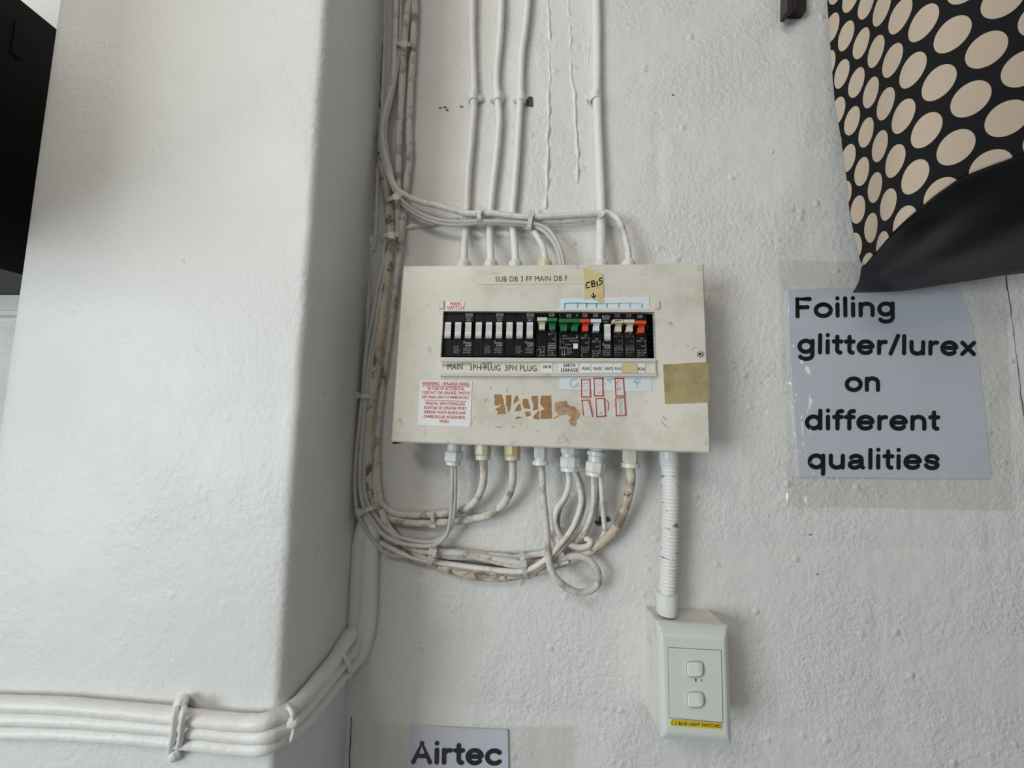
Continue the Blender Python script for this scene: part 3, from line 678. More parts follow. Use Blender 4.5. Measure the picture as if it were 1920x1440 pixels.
txt([('HI-MAG', 1130, 1141, 595.5, 2.7), ('SA1-G3', 1130, 1141, 600, 2.5), ('10A', 1131, 1139, 605, 3.6), ('0', 1129, 1132, 648.5, 5), ('CBI', 1134, 1141.5, 651.8, 4.4), ('CURVE G3', 1129, 1143, 658.8, 2.4), ('240V 50Hz', 1129, 1143, 662.6, 2.4), ('Icn=3.0kA', 1129, 1143, 666.4, 2.4)], t)
mb = MB(); logo(mb, 1129.4, 591.8, 1142, 596.4, HB + .0006); logo(mb, 1133, 646.5, 1142.5, 653, HB + .0006); mb.out('printed_frame', 'print', t)
single(1148.4, 1168.8, 599, 623, 'tbeige', '20A - c5', 'single breaker with beige toggle marked by a black scuff', 'printdim', 'printdim')
single(1169.4, 1189.8, 599, 623, 'tbeige', '20A - c6', 'single breaker with clean beige toggle beside the last red one', 'printdim', 'printdim')
t = single(1190.6, 1211.6, 601, 632, 'tred', '25A - c7', 'single breaker with red toggle at the right end, above the aircon label', brand=False)
for o in list(COL.objects):
    if o.get('label') == 'single breaker with beige toggle marked by a black scuff':
        MB().stroke([S(1151, 601.5), S(1158, 600.6), S(1166, 601)], .9, .0689).stroke([S(1153, 602.8), S(1160, 601.8)], .7, .0689).out('scuff', 'blackink', o)
# dark ribbed blank at the right end of the opening
mb = MB()
for k in range(11): sbox(mb, 1212.6, 588 + k * 7.3, 1227, 592.4 + k * 7.3, .030, .040 + .003 * (k % 2))
mb.out('ribbed_blank', 'black', db)

# ------------------------------------------------------------------ cables
def cable(label, pts, wpx, m, hd=0.007, lump=0.06, group=None, name='cable', n=14, cat='cable', step=0.004):
    """pts: (px,py) or (px,py,h)"""
    p3 = [P(q[0], q[1], q[2] if len(q) > 2 else hd) for q in pts]
    r = wpx / 2 * mpp(hd); s = spline(p3, step)
    return tag(MB().tube(s, r, n, lump, seed=len(COL.objects) % 97).out(name, m, None, 'all'), label, cat, group)
# straight runs on the wall above the board
A = [('thin white painted cable running up the wall, leftmost of the three with clips', 14, [(887, -40), (886, 60), (889, 180), (884, 260), (878, 330), (875, 395), (873, 440, .012), (871, 470, .022), (871, 520, .026)]),
     ('white painted cable with a gentle wave, middle of the three running up the wall', 14, [(941, -40), (938, 60), (931, 140), (934, 190), (936, 230), (930, 300), (922, 370), (919, 410), (919, 445, .012), (920, 470, .022), (921, 520, .026)]),
     ('white painted cable passing a broken plaster hole above the board', 14, [(994, -40), (985, 50), (978, 110), (976, 180), (972, 250), (966, 340), (961, 400), (963, 440, .012), (966, 470, .022), (967, 520, .026)]),
     ('thick white painted cable rising straight from the right of the board', 18, [(1116, -40), (1119, 60), (1119, 170), (1122, 260), (1127, 380), (1127, 430, .012), (1126, 465, .022), (1126, 520, .026)])]
for lb, wd, pts in A: cable(lb, pts, wd, 'cwall', .0065, .10, 'cables running up the wall')
for i, (x, y, wd, lb) in enumerate([(888, 183, 22, 'painted-over cable clip on the leftmost wall cable'), (934, 183, 22, 'painted-over cable clip on the middle wall cable'),
                                    (977, 184, 20, 'painted cable clip beside the broken plaster hole'), (1116, 182, 24, 'lumpy painted cable clip on the thick right cable')]):
    t = thing('cable_clip', P(x, y + 6, 0), lb, 'clip', 'cable clips on the wall cables')
    r = wd / 2 * mpp(.006); c = P(x, y, .0065); pts = []
    for k in range(9): q = math.pi * k / 8; pts.append(Vector((c.x - r * math.cos(q), -(0.003 + (r + .003) * math.sin(q)), c.z)))
    v = []; f = []
    for p in pts:
        d = (p - Vector((c.x, -.003, c.z))).normalized()
        for dz in (-.006, .006): v += [p + Vector((0, 0, dz)), p - d * .0025 + Vector((0, 0, dz))]
    for k in range(8): a = 4 * k; f += [(a, a + 2, a + 6, a + 4), (a + 1, a + 5, a + 7, a + 3), (a, a + 4, a + 5, a + 1), (a + 2, a + 3, a + 7, a + 6)]
    f += [(0, 1, 3, 2), (32, 34, 35, 33)]
    build('saddle', v, f, 'cwall', t, True)
    s = 1 if i in (0,) else -1
    MB().lathe(P(x + s * wd * .55, y + 2, -.001), P(x + s * wd * .55, y + 2, .007), [(0, .0045), (.7, .0042), (1, .0022)], 12).out('nail_head', 'cwall', t, True)
# bushings where they enter the top of the board
ztop = max(outer[0].z, outer[1].z)
for lb, x, m in [('white bushing on the board top, leftmost', 871, 'gpaint'), ('white bushing on the board top, second from the left', 921, 'gpaint'), ('white bushing on the board top, third from the left', 967, 'gpaint'),
                 ('grimy bushing on the board top, fourth from the left', 1022, 'gcream'), ('white bushing under the thick straight cable on the board top', 1127, 'gpaint'), ('white bushing on the board top, rightmost', 1178, 'gpaint')]:
    t = P(x, 488.5, .027); b = Vector((t.x, t.y, ztop - .004))
    tag(MB().lathe(b, t, [(0, .0078), (.45, .0078), (.5, .0098), (.8, .0098), (1, .0070)], 20).out('cable_bushing', m, None, True), lb, 'bushing', 'bushings along the board top')
# cables that turn off to the right above the board
GB = 'cables crossing above the board'
cable('thick painted cable crossing above the board and bending down at its right end', [(744, -40, .012), (742, 60, .013), (738, 150, .012), (722, 215, .012), (718, 255, .013), (728, 310, .016), (742, 352, .020), (776, 374, .020), (826, 387, .020), (870, 399, .020), (896, 401, .020), (922, 400, .020),
       (957, 404, .020), (990, 407, .020), (1060, 404, .018), (1118, 400, .018), (1141, 400, .020), (1160, 413, .022), (1172, 445, .025), (1178, 478, .027), (1179, 520, .027)], 12, 'cpaint', .02, .06, GB)
cable('flaking white cable lying against the wall under the crossing cables', [(868, 409, .008), (900, 408, .009), (945, 409, .010), (1000, 413, .011), (1060, 414, .011), (1108, 408, .010), (1126, 402, .010)], 13, 'cpaint', .01, .16, GB)
cable('thin grey cable of a pair curving down into the board top', [(753, -40, .012), (751, 60, .013), (747, 120, .012), (735, 185, .013), (724, 235, .014), (726, 285, .016), (737, 335, .019), (748, 368, .023), (775, 393, .022), (810, 409, .022), (850, 416, .022), (900, 415, .022), (950, 416, .022), (995, 419, .022), (1025, 428, .022), (1043, 450, .024), (1054, 480, .026), (1058, 520, .027)], 7.5, 'cgrey', .02, .02, GB)
cable('thin grey cable nested under its twin as they curve to the board top', [(740, -40, .010), (739, 60, .011), (734, 140, .011), (718, 215, .011), (713, 265, .013), (722, 315, .016), (738, 355, .020), (757, 385, .021), (790, 408, .021), (835, 421, .020), (870, 421, .020), (905, 418, .020), (950, 420, .019), (995, 423, .019), (1020, 434, .020), (1038, 455, .023), (1049, 482, .026), (1053, 520, .027)], 7.5, 'cgrey', .02, .02, GB)
cable('white painted cable bending from the crossing bundle to the grimy bushing', [(880, 404, .007), (930, 406, .008), (970, 415, .010), (995, 430, .014), (1012, 450, .020), (1021, 475, .025), (1023, 520, .027)], 12, 'cpaint', .015, .08, GB)
# the trunk of cables down the corner beside the pillar
GT = 'cables in the corner trunk'
cable('long aged cable with peeling brown patches sweeping from the corner to the last gland', [(716, 250, .006), (716, 300, .008), (724, 350, .012), (730, 400, .016), (731, 440, .018), (727, 500, .018), (722, 548, .018), (716, 605, .018), (707, 680, .018), (700, 730, .018), (694, 780, .018), (690, 840, .017), (690, 890, .014),
       (696, 940, .010), (712, 978, .009), (742, 1010, .009), (790, 1042, .009), (850, 1069, .009), (925, 1082, .009), (1000, 1072, .009), (1060, 1052, .010), (1110, 1030, .013), (1150, 995, .017), (1172, 948, .023), (1182, 900, .028), (1182, 868, .030)], 17, 'caged', .012, .12, GT)
cable('pale thick cable down the middle of the corner trunk', [(772, -40, .010), (762, 40, .012), (757, 100, .014), (753, 180, .012), (749, 260, .010), (747, 330, .009), (746, 400, .009), (743, 450, .008), (738, 510, .007), (731, 570, .007), (720, 650, .007), (709, 730, .007), (702, 800, .007), (700, 870, .007), (704, 930, .007), (716, 962, .007), (745, 976, .007), (790, 981, .007),
       (830, 979, .007), (865, 976, .008), (905, 969, .011), (930, 958, .015), (951, 934, .021), (961, 902, .027), (961, 862, .030)], 14, 'cdirty', .009, .10, GT)
cable('pale cable at the right of the corner trunk bending round to the cream gland', [(779, -40, .008), (776, 60, .009), (771, 150, .008), (767, 235, .007), (768, 290, .007), (762, 345, .007), (757, 400, .007), (752, 440, .008), (745, 500, .007), (737, 570, .006), (726, 650, .006), (714, 740, .006), (707, 810, .006), (706, 880, .006), (712, 935, .006), (728, 956, .006), (760, 965, .006), (812, 964, .007),
       (855, 959, .010), (880, 950, .015), (898, 929, .021), (907, 898, .027), (906, 862, .030)], 14, 'cdirty', .009, .10, GT)
cable('smooth grey cable on the pillar side of the trunk', [(733, 445, .020), (722, 460, .020), (718, 500, .020), (708, 540, .021), (700, 590, .022), (690, 640, .022), (684, 690, .022), (681, 740, .022), (675, 790, .022), (669, 850, .022), (666, 905, .022), (671, 960, .020), (689, 997, .016), (710, 1024, .012), (728, 1039, .009), (765, 1045, .008), (800, 1056, .008)], 9, 'cgrey', .02, .03, GT)
cable('smooth grey cable looping from the trunk up to the leftmost gland', [(738, 440, .020), (727, 462, .020), (723, 510, .020), (714, 550, .022), (706, 600, .023), (697, 650, .023), (690, 700, .023), (686, 745, .023), (681, 800, .023), (676, 860, .024), (675, 910, .024), (682, 948, .024), (699, 977, .022), (720, 1003, .020), (750, 1018, .020), (796, 1024, .020), (820, 1019, .021), (837, 1003, .023), (845, 972, .026), (848, 914, .030), (848, 862, .030)], 8, 'cgrey', .022, .02, GT)
cable('slim grey cable beside its twin below the leftmost gland', [(742, 440, .017), (731, 470, .018), (727, 520, .018), (718, 560, .020), (711, 610, .021), (702, 660, .021), (695, 710, .021), (691, 755, .021), (687, 810, .021), (683, 870, .021), (683, 915, .021), (690, 945, .021), (706, 969, .020), (727, 994, .018), (755, 1009, .018), (796, 1016, .018), (822, 1012, .019), (841, 996, .022), (851, 966, .026), (854, 914, .029), (853, 862, .030)], 7, 'cgrey', .02, .02, GT)
# the bottom bundle
GL = 'cables under the board'
cable('thick flaking cable across the bottom bundle', [(714, 955, .018), (726, 985, .016), (752, 1014, .014), (780, 1030, .013), (812, 1034, .013), (859, 1037, .013), (906, 1046, .013), (952, 1057, .012), (985, 1061, .012), (1025, 1056, .011), (1070, 1040, .010)], 13, 'cdirty', .013, .10, GL)
cable('painted cable rising diagonally from the bundle to the fifth gland', [(712, 1016, .010), (760, 1040, .010), (815, 1053, .012), (859, 1060, .014), (906, 1066, .016), (952, 1071, .018), (984, 1070, .020), (1015, 1055, .024), (1046, 1026, .027), (1074, 988, .028), (1089, 946, .029), (1087, 914, .030), (1074, 872, .030)], 10, 'cpaint', .02, .06, GL)
cable('painted cable running close beneath the diagonal one to the same gland', [(720, 1030, .009), (765, 1048, .009), (815, 1060, .011), (859, 1066, .012), (906, 1072, .013), (952, 1077, .014), (988, 1075, .017), (1020, 1061, .021), (1052, 1031, .024), (1080, 993, .025), (1095, 948, .026), (1092, 914, .028), (1078, 872, .030)], 7, 'cbrown', .02, .05, GL)
cable('cable making an S bend below the fifth gland', [(1062, 872, .030), (1067, 903, .029), (1060, 930, .026), (1045, 953, .023), (1040, 977, .022), (1048, 1000, .021), (1062, 1016, .020), (1085, 1026, .019), (1104, 1023, .019), (1107, 1013, .018), (1096, 1009, .016)], 10.5, 'cpaint', .024, .06, GL)
cable('short grey lead between the cables of the fifth gland', [(1067, 872, .030), (1069, 905, .028), (1064, 930, .024), (1050, 958, .019), (1047, 985, .016), (1056, 1008, .014), (1075, 1030, .012)], 6, 'cdirty', .02, .04, GL)
cable('pale cable dropping from the sixth gland into the bundle', [(1112, 886, .030), (1112, 944, .026), (1103, 980, .021), (1086, 1006, .016), (1060, 1026, .012), (1020, 1035, .010), (975, 1043, .009), (930, 1041, .008), (880, 1046, .008), (820, 1042, .008), (770, 1025, .008)], 8, 'cpaint', .014, .06, GL)
cable('stained cable from the sixth gland curling behind the bundle', [(1117, 886, .030), (1117, 930, .026), (1110, 972, .021), (1094, 1004, .017), (1072, 1022, .015), (1090, 1030, .014), (1108, 1029, .014), (1110, 1018, .013)], 8, 'cbrown', .02, .05, GL)
cable('thin white lead hanging from the sixth gland to the wall hole', [(1122, 886, .030), (1121, 930, .022), (1119, 955, .012), (1120, 975, .003)], 6, 'cpaint', .015, .05, GL)
cable('cut-off white cable end hanging from the sixth gland', [(1126, 886, .030), (1128, 925, .026), (1130, 955, .022), (1134, 993, .018)], 9, 'cpaint', .024, .05, GL)
cable('dirty white cable hanging from the fourth gland in a round loop', [(1015, 862, .030), (1017, 900, .029), (1019, 935, .028), (1024, 980, .028), (1027, 1023, .029), (1030, 1057, .030), (1042, 1083, .030), (1066, 1104, .028), (1093, 1111, .025), (1116, 1101, .021), (1123, 1080, .018), (1112, 1056, .017), (1094, 1044, .017), (1070, 1044, .017), (1035, 1050, .017), (990, 1056, .016), (940, 1050, .014), (890, 1042, .012), (830, 1040, .010)], 12.5, 'cdirty', .026, .05, GL)
cable('slim pale cable along the top of the bottom bundle', [(1138, 992, .012), (1122, 1016, .011), (1098, 1032, .011), (1060, 1040, .010), (1015, 1040, .010), (980, 1046, .009), (920, 1040, .008), (860, 1036, .008)], 8, 'cpaint', .01, .08, GL)

# ------------------------------------------------------------------ cable ties
def tie(a, b, hlow, hmid, wpx, label, head=0.15, group='nylon cable ties', m='tie'):
    A_, B_ = Vector(a), Vector(b); t = (B_ - A_).normalized(); nn = Vector((-t.y, t.x)) * wpx / 2
    th = thing('cable_tie', P((a[0] + b[0]) / 2, (a[1] + b[1]) / 2, hlow), label, 'cable tie', group)
    v = []; f = []; K = 10
    for k in range(K + 1):
        s = k / K; c = A_.lerp(B_, s); h = hlow + (hmid - hlow) * (max(0, 1 - abs(2 * s - 1) ** 3.5))
        for g in (nn, -nn): v += [P(c.x + g.x, c.y + g.y, h), P(c.x + g.x, c.y + g.y, h - .0016)]
    for k in range(K): q = 4 * k; f += [(q, q + 2, q + 6, q + 4), (q + 1, q + 5, q + 7, q + 3), (q, q + 4, q + 5, q + 1), (q + 2, q + 3, q + 7, q + 6)]
    f += [(0, 1, 3, 2), (4 * K, 4 * K + 2, 4 * K + 3, 4 * K + 1)]
    build('strap', v, f, m, th)
    c = A_.lerp(B_, head); h = hlow + (hmid - hlow) * (max(0, 1 - abs(2 * head - 1) ** 3.5)); g = nn * 1.5; l = t * wpx * .65
    q = [c + g + l, c - g + l, c - g - l, c + g - l]
    MB().prism([(p.x, p.y) for p in q], h - .002, h + .0028).out('tie_head', m, th)
tie((736, 80), (777, 84), .004, .0215, 8, 'painted cable tie near the top of the corner trunk', .5)
tie((718, 378), (762, 360), .006, .0275, 8, 'cable tie where cables turn off to the right from the trunk', .55)
tie((710, 442), (757, 439), .006, .0275, 8, 'cable tie on the trunk just above the board corner', .5)
tie((665, 741), (703, 744), .010, .0285, 8, 'cable tie around the trunk left of the warning label', .1)
tie((667, 963), (712, 946), .006, .030, 9, 'tilted cable tie at the bottom bend of the trunk', .15)
tie((816, 1012), (803, 1064), .004, .0265, 10, 'upright cable tie on the bundle under the leftmost gland', .45)
tie((977, 1034), (986, 1087), .004, .0255, 9, 'upright cable tie on the bundle below the fourth gland', .45)
tie((1034, 994), (1058, 1058), .008, .0245, 12, 'wide painted cable tie behind the crossing cables', .9, m='cpaint')
tie((897, 387), (898, 422), .010, .0285, 8, 'small pale cable tie on the crossing cables, left one', .2)
tie((997, 393), (990, 437), .010, .0275, 8, 'longer pale cable tie on the crossing cables, right one', .15)
tie((1120, 410), (1136, 391), .008, .028, 6, 'painted cable tie binding the crossing cable to the thick wall cable', .6, m='cwall')
tie((810, 956), (811, 988), .002, .0165, 7, 'painted clip over the two cables running to the cream and yellow glands', .9, m='cpaint')

# ------------------------------------------------------------------ glands under the board
def gland(label, parts, x0, x1=None, group='cable glands under the board', h=.030):
    """parts: (name, y0, y1, width, sides, material)"""
    x1 = x0 if x1 is None else x1; ya, yb = parts[0][1], parts[-1][2]
    t = thing('cable_gland', P(x0, ya, h), label, 'cable gland', group)
    for nm, y0, y1, wd, n_, m in parts:
        xa = x0 + (x1 - x0) * (y0 - ya) / (yb - ya); xb = x0 + (x1 - x0) * (y1 - ya) / (yb - ya); r = wd / 2 * mpp(h)
        MB().lathe(P(xa, y0, h), P(xb, y1, h), [(0, r * .93), (.08, r), (.88, r), (1, r * .9)], n_, .5 if n_ < 10 else 0).out(nm, m, t, n_ > 10)
gland('white gland tilted slightly, leftmost under the board', [('collar', 826, 846, 27, 24, 'gwhite'), ('hex_nut', 846, 865, 35, 8, 'gwhite'), ('dome_cap', 865, 872, 28, 24, 'gwhite')], 853, 850)
gland('cream gland beside the leftmost white one', [('ribbed_nut', 824, 853, 31, 10, 'gcream'), ('lock_ring', 853, 862, 28, 24, 'gpaint')], 906)
gland('yellowed gland, third from the left', [('ribbed_nut', 824, 854, 31, 10, 'gyellow'), ('lock_ring', 854, 863, 29, 24, 'gcream')], 961)
gland('narrow white hexagonal gland with a wide ring below', [('hex_nut', 826, 860, 25, 6, 'gwhite'), ('neck', 859, 864, 23, 24, 'gwhite'), ('lock_ring', 863, 872, 31, 12, 'gwhite')], 1014)
gland('big white gland with several cables fanning out', [('collar', 828, 850, 35, 8, 'gwhite'), ('neck', 849, 857, 29, 24, 'gwhite'), ('hex_nut', 856, 876, 37, 8, 'gwhite'), ('dome_cap', 876, 884, 33, 24, 'gwhite')], 1068)
gland('big white gland leaning left with thin leads hanging out', [('collar', 828, 846, 28, 24, 'gwhite'), ('washer', 846, 855, 35, 24, 'gwhite'), ('neck', 855, 867, 29, 24, 'gwhite'), ('hex_nut', 866, 885, 37, 8, 'gwhite'), ('dome_cap', 885, 893, 32, 24, 'gwhite')], 1121, 1114)
gland('pale yellow-green gland at the right end with one brown cable', [('hex_nut', 832, 867, 28.5, 6, 'gpale'), ('lock_ring', 867, 877, 32, 24, 'gpale')], 1182)

# ------------------------------------------------------------------ conduit and light switch
cd = thing('flexible_conduit', P(1251, 1145, .022), 'white painted corrugated conduit from the board down to the light switch', 'conduit')
pts = [P(x, y, h) for x, y, h in [(1255, 872, .028), (1257, 930, .027), (1256, 990, .026), (1254, 1050, .024), (1251, 1114, .022)]]
s = spline(pts, 0.0007); L_ = 0; rr = []
r0 = 15 * mpp(.026)
for i, p in enumerate(s):
    if i: L_ += (p - s[i - 1]).length
    fl = 0.35 + 0.65 * (noise.noise(p * 25) > -0.25)
    rr.append(r0 * (1 - 0.11 * fl * (0.5 + 0.5 * math.cos(L_ / 0.0042 * 2 * math.pi)) ** 2))
MB().tube(s, rr, 24, 0.02).out('corrugated_tube', 'conduit', cd, 'all')
for (x0, y0, x1, y1, wd, h) in ((1254, 836, 1255, 873, 34, .028), (1251, 1111, 1250, 1150, 36, .022)):
    r = wd / 2 * mpp(h); MB().lathe(P(x0, y0, h), P(x1, y1, h), [(0, r), (.5, r * .99), (.96, r * .98), (1, r * .93)], 28).out('coupler', 'coupler', cd, True)
sw = thing('light_switch', P(1290, 1360, 0), 'two-gang light switch on a surface box with a yellow label', 'light switch')
fr = [(1232, 1166, .036), (1361, 1174, .036), (1367, 1388, .050), (1239, 1380, .050)]
mb = MB(); f4 = [P(*q) for q in fr]; b4 = [P(1210, 1136, 0), P(1326, 1142, 0), P(1330, 1326, 0), P(1210, 1320, 0)]
mb.add(f4 + b4, [(0, 1, 2, 3), (4, 7, 6, 5), (0, 4, 5, 1), (1, 5, 6, 2), (2, 6, 7, 3), (3, 7, 4, 0)]).out('surface_box', 'swbox', sw)
# plate: a grid bowed at the top, bottom and sides
q00, q10, q11, q01 = (1231, 1164), (1364, 1173), (1371, 1396), (1239, 1385)
def plate_h(s_, t_): 
    h = .0385 + (.0545 - .0385) * t_
    e = 1 - max(0, 1 - t_ / .13) ** 2 * .9; e = min(e, 1 - max(0, 1 - (1 - t_) / .08) ** 2 * .9)
    g = 1 - max(0, 1 - s_ / .09) ** 2 * .9; g = min(g, 1 - max(0, 1 - (1 - s_) / .05) ** 2 * .8)
    return h + .008 * min(e, g) - .001
def bil(s_, t_):
    return tuple((q00[k] * (1 - s_) + q10[k] * s_) * (1 - t_) + (q01[k] * (1 - s_) + q11[k] * s_) * t_ for k in (0, 1))
K1, K2 = 36, 56; v = []; f = []
for i in range(K1 + 1):
    for j in range(K2 + 1): a, b = i / K1, j / K2; v.append(P(*bil(a, b), plate_h(a, b)))
for i in range(K1):
    for j in range(K2): q = i * (K2 + 1) + j; f.append((q, q + 1, q + K2 + 2, q + K2 + 1))
rim = [i * (K2 + 1) for i in range(K1 + 1)] + [K1 * (K2 + 1) + j for j in range(1, K2 + 1)] + [i * (K2 + 1) + K2 for i in range(K1 - 1, -1, -1)] + [j for j in range(K2 - 1, 0, -1)]
bk = []
for k in rim: bk.append(len(v)); v.append(v[k] + Vector((0, .0035, 0)))
for k in range(len(rim)): f.append((rim[k], rim[(k + 1) % len(rim)], bk[(k + 1) % len(rim)], bk[k]))
f.append(tuple(bk))
plate = build('cover_plate', v, f, 'plate', sw, True)
def st_of(px, py):
    s_, t_ = .5, .5
    for _ in range(8):
        a = bil(s_, t_); ex, ey = px - a[0], py - a[1]; s_ += ex / 131; t_ += ey / 222
    return min(1, max(0, s_)), min(1, max(0, t_))
def ph(px, py): return plate_h(*st_of(px, py))
def on_plate(px, dh): return [(x, y, ph(x, y) + dh) for x, y in px]
def pprism(name, px, d0, d1, m, parent):
    n_ = len(px); a = [P(x, y, ph(x, y) + d1) for x, y in px]; b = [P(x, y, ph(x, y) + d0) for x, y in px]
    return MB().add(a + b, [tuple(range(n_)), tuple(range(2 * n_ - 1, n_ - 1, -1))] + [(i, n_ + i, n_ + (i + 1) % n_, (i + 1) % n_) for i in range(n_)]).out(name, m, parent)
pprism('panel_gap', [(1252.2, 1213.6), (1352.4, 1219.2), (1356, 1355), (1254.2, 1346)], -.001, .0006, 'gap', plate)
pprism('inner_panel', [(1253, 1214.5), (1351.5, 1220), (1355, 1354), (1255, 1345)], -.001, .0009, 'plate', plate)
for cy_, cx_ in ((1254.8, 1303.5), (1312.2, 1304.5)):
    mb = MB()
    def rr_(wd, hh, ex):
        o = []
        for k in range(28):
            q = 2 * math.pi * k / 28; c, s2 = math.cos(q), math.sin(q)
            o.append((cx_ + wd * math.copysign(abs(c) ** (2 / ex), c), cy_ + hh * math.copysign(abs(s2) ** (2 / ex), s2)))
        return o
    A0, A1, A2 = rr_(15.8, 15.2, 3.6), rr_(15.6, 15.0, 3.6), rr_(12.8, 12.2, 3.6)
    def tilt(y): return .0022 + .0022 * (y - cy_) / 15
    vv = [P(x, y, ph(x, y)) for x, y in A0] + [P(x, y, ph(x, y) + tilt(y) + .0012) for x, y in A1] + [P(x, y, ph(x, y) + tilt(y) + .0026) for x, y in A2]
    ff = [(r * 28 + k, r * 28 + (k + 1) % 28, (r + 1) * 28 + (k + 1) % 28, (r + 1) * 28 + k) for r in (0, 1) for k in range(28)] + [tuple(56 + k for k in range(28))]
    mb.add(vv, ff).out('rocker', 'rocker', sw, True)
    o = rr_(16.5, 15.8, 3.6); pprism('rocker_well', o, 0, .0011, 'gap', sw)
for (x, y, rx, ry) in ((1304.5, 1275, 1.7, 4), (1315.5, 1276, 1.1, 2.6)): pprism('scorch_mark', [(x, y - ry), (x + rx, y), (x, y + ry), (x - rx, y)], 0, .0014, 'chip', plate)
yl = pprism('yellow_label', [(1258.5, 1349.5), (1352, 1356), (1352.5, 1367), (1257.5, 1360.5)], 0, .0016, 'yellow', sw)
mb = MB(); put_text(mb, 'C 2 BLUE LIGHT SWITCHES', 1258, 1358.3, 1350.5, 1364.8, 6.2, lambda x, y: ph(x, y) + .0024, .004); mb.out('lettering', 'blackink', yl)

# ------------------------------------------------------------------ big painted cables round the pillar corner
GP = 'thick painted cables round the pillar'
def wrap_cable(label, wall_pts, side_pts, front_pts, wpx, off, m='cwall', lump=.07):
    p = [P(x, y, off) for x, y in wall_pts] + [Q(x, y, xsP + off) for x, y in side_pts] + [P(x, y, PH + off) for x, y in front_pts]
    s = spline(p, .004); k = len(s); rr = []
    for q in s: rr.append(wpx / 2 * mpp(min(max(-q.y, 0), PH)))
    return tag(MB().tube(s, rr, 14, lump, seed=wpx).out('painted_cable', m, None, 'all'), label, 'cable', GP)
wrap_cable('upper thick painted cable wrapping round the pillar corner', [(694, 960), (678, 1000), (672, 1056), (670, 1104), (667, 1150), (663, 1178)], [(648, 1202), (626, 1238), (595, 1276), (556, 1320)], [(505, 1351), (455, 1355), (400, 1350), (317, 1341), (200, 1330), (100, 1322), (0, 1319), (-120, 1316)], 27, .008)
wrap_cable('middle thick painted cable wrapping round the pillar corner', [(703, 965), (693, 1010), (690, 1070), (688, 1130), (682, 1170), (670, 1206)], [(648, 1234), (605, 1288), (560, 1342)], [(510, 1376), (455, 1378), (400, 1373), (317, 1363), (200, 1354), (100, 1348), (0, 1345), (-120, 1342)], 25, .008)
wrap_cable('lowest thick painted cable wrapping round the pillar corner', [(708, 972), (700, 1020), (697, 1075), (695, 1135), (690, 1185), (676, 1228)], [(650, 1258), (612, 1306), (564, 1362)], [(508, 1398), (455, 1401), (400, 1396), (317, 1387), (200, 1378), (100, 1373), (0, 1371), (-120, 1368)], 24, .007)
t = thing('pipe_clamp', P(330, 1415, PH), 'painted two-strap clamp over the cables on the pillar front', 'clamp')
for dx in (-6, 9):
    pts = [P(x, y, PH + h) for x, y, h in [(338 + dx * .6, 1322, .002), (335 + dx, 1334, .018), (332 + dx, 1360, .0185), (329 + dx, 1388, .017), (326 + dx, 1405, .006), (325 + dx, 1412, .001)]]
    MB().tube(spline(pts, .003), .0026, 8, .2).out('strap', 'cwall', t, 'all')
for (x, y, wd, hh) in ((342, 1317, 13, .011), (330, 1414, 11, .009)):
    mb = MB(); r = wd * mpp(PH)
    mb.lathe(P(x, y, PH - .001), P(x, y, PH + hh), [(0, r * 1.05), (.35, r), (.5, r * .72), (.85, r * .66), (1, r * .4)], 14)
    mb.out('fixing_lug', 'cwall', t, True)
t = thing('corner_clip', Q(548, 1385, xsP), 'painted clip over the cables just round the pillar corner', 'clip')
MB().tube(spline([Q(538, 1322, xsP + .004), Q(548, 1336, xsP + .017), Q(552, 1362, xsP + .0175), Q(547, 1385, xsP + .014), Q(541, 1396, xsP + .002)], .003), .0022, 8, .2).out('strap', 'cwall', t, 'all')
c = Q(551, 1354, xsP + .018); MB().lathe(c - Vector((.004, 0, 0)), c + Vector((.004, 0, 0)), [(0, .005), (.6, .005), (1, .003)], 10).out('clip_head', 'cwall', t, True)
t = thing('corner_clip', Q(648, 1250, xsP), 'painted clip over the cables where they leave the corner', 'clip')
MB().tube(spline([Q(629, 1218, xsP + .003), Q(643, 1228, xsP + .017), Q(652, 1244, xsP + .0175), Q(656, 1262, xsP + .013), Q(655, 1272, xsP + .002)], .003), .0024, 8, .2).out('strap', 'cwall', t, 'all')
c = Q(652, 1243, xsP + .018); MB().lathe(c - Vector((.004, 0, 0)), c + Vector((.003, 0, 0)), [(0, .004), (.6, .004), (1, .0025)], 10).out('clip_head', 'cwall', t, True)

# ------------------------------------------------------------------ paper signs
def wrinkled(name, x0, y0, x1, y1, h, amp, m, parent, nx=60, ny=60, skew=0, sharp=30, left=0):
    v = []; f = []
    for i in range(nx + 1):
        for j in range(ny + 1):
            a, b = i / nx, j / ny; px, py = x0 + (x1 - x0) * a + skew * b, y0 + (y1 - y0) * b + 8 * a
            p = P(px, py, h); k = amp + left * max(0, 1 - a / .17) * (0.4 + 0.6 * min(1, b * 1.6))
            n_ = abs(noise.noise(Vector((p.x * sharp, 3, p.z * sharp * .5)))) + .5 * abs(noise.noise(Vector((p.x * sharp * 2.6, 7, p.z * sharp * 1.7))))
            v.append(Vector((p.x, p.y - k * n_, p.z)))
    for i in range(nx):
        for j in range(ny): q = i * (ny + 1) + j; f.append((q, q + 1, q + ny + 2, q + ny + 1))
    return build(name, v, f, m, parent, 'all')
sg = thing('paper_sign', P(1675, 897, 0), 'taped paper sign reading Foiling glitter/lurex on different qualities', 'sign')
pp = MB().prism([(1478, 543), (1560, 540), (1640, 539), (1800, 541), (1822, 605), (1835, 682), (1846, 770), (1859, 897), (1720, 897), (1620, 895), (1500, 894), (1492, 800), (1484, 700), (1480, 610)], 0.0006, .003).out('sheet', 'paper', sg)
HS = .0036
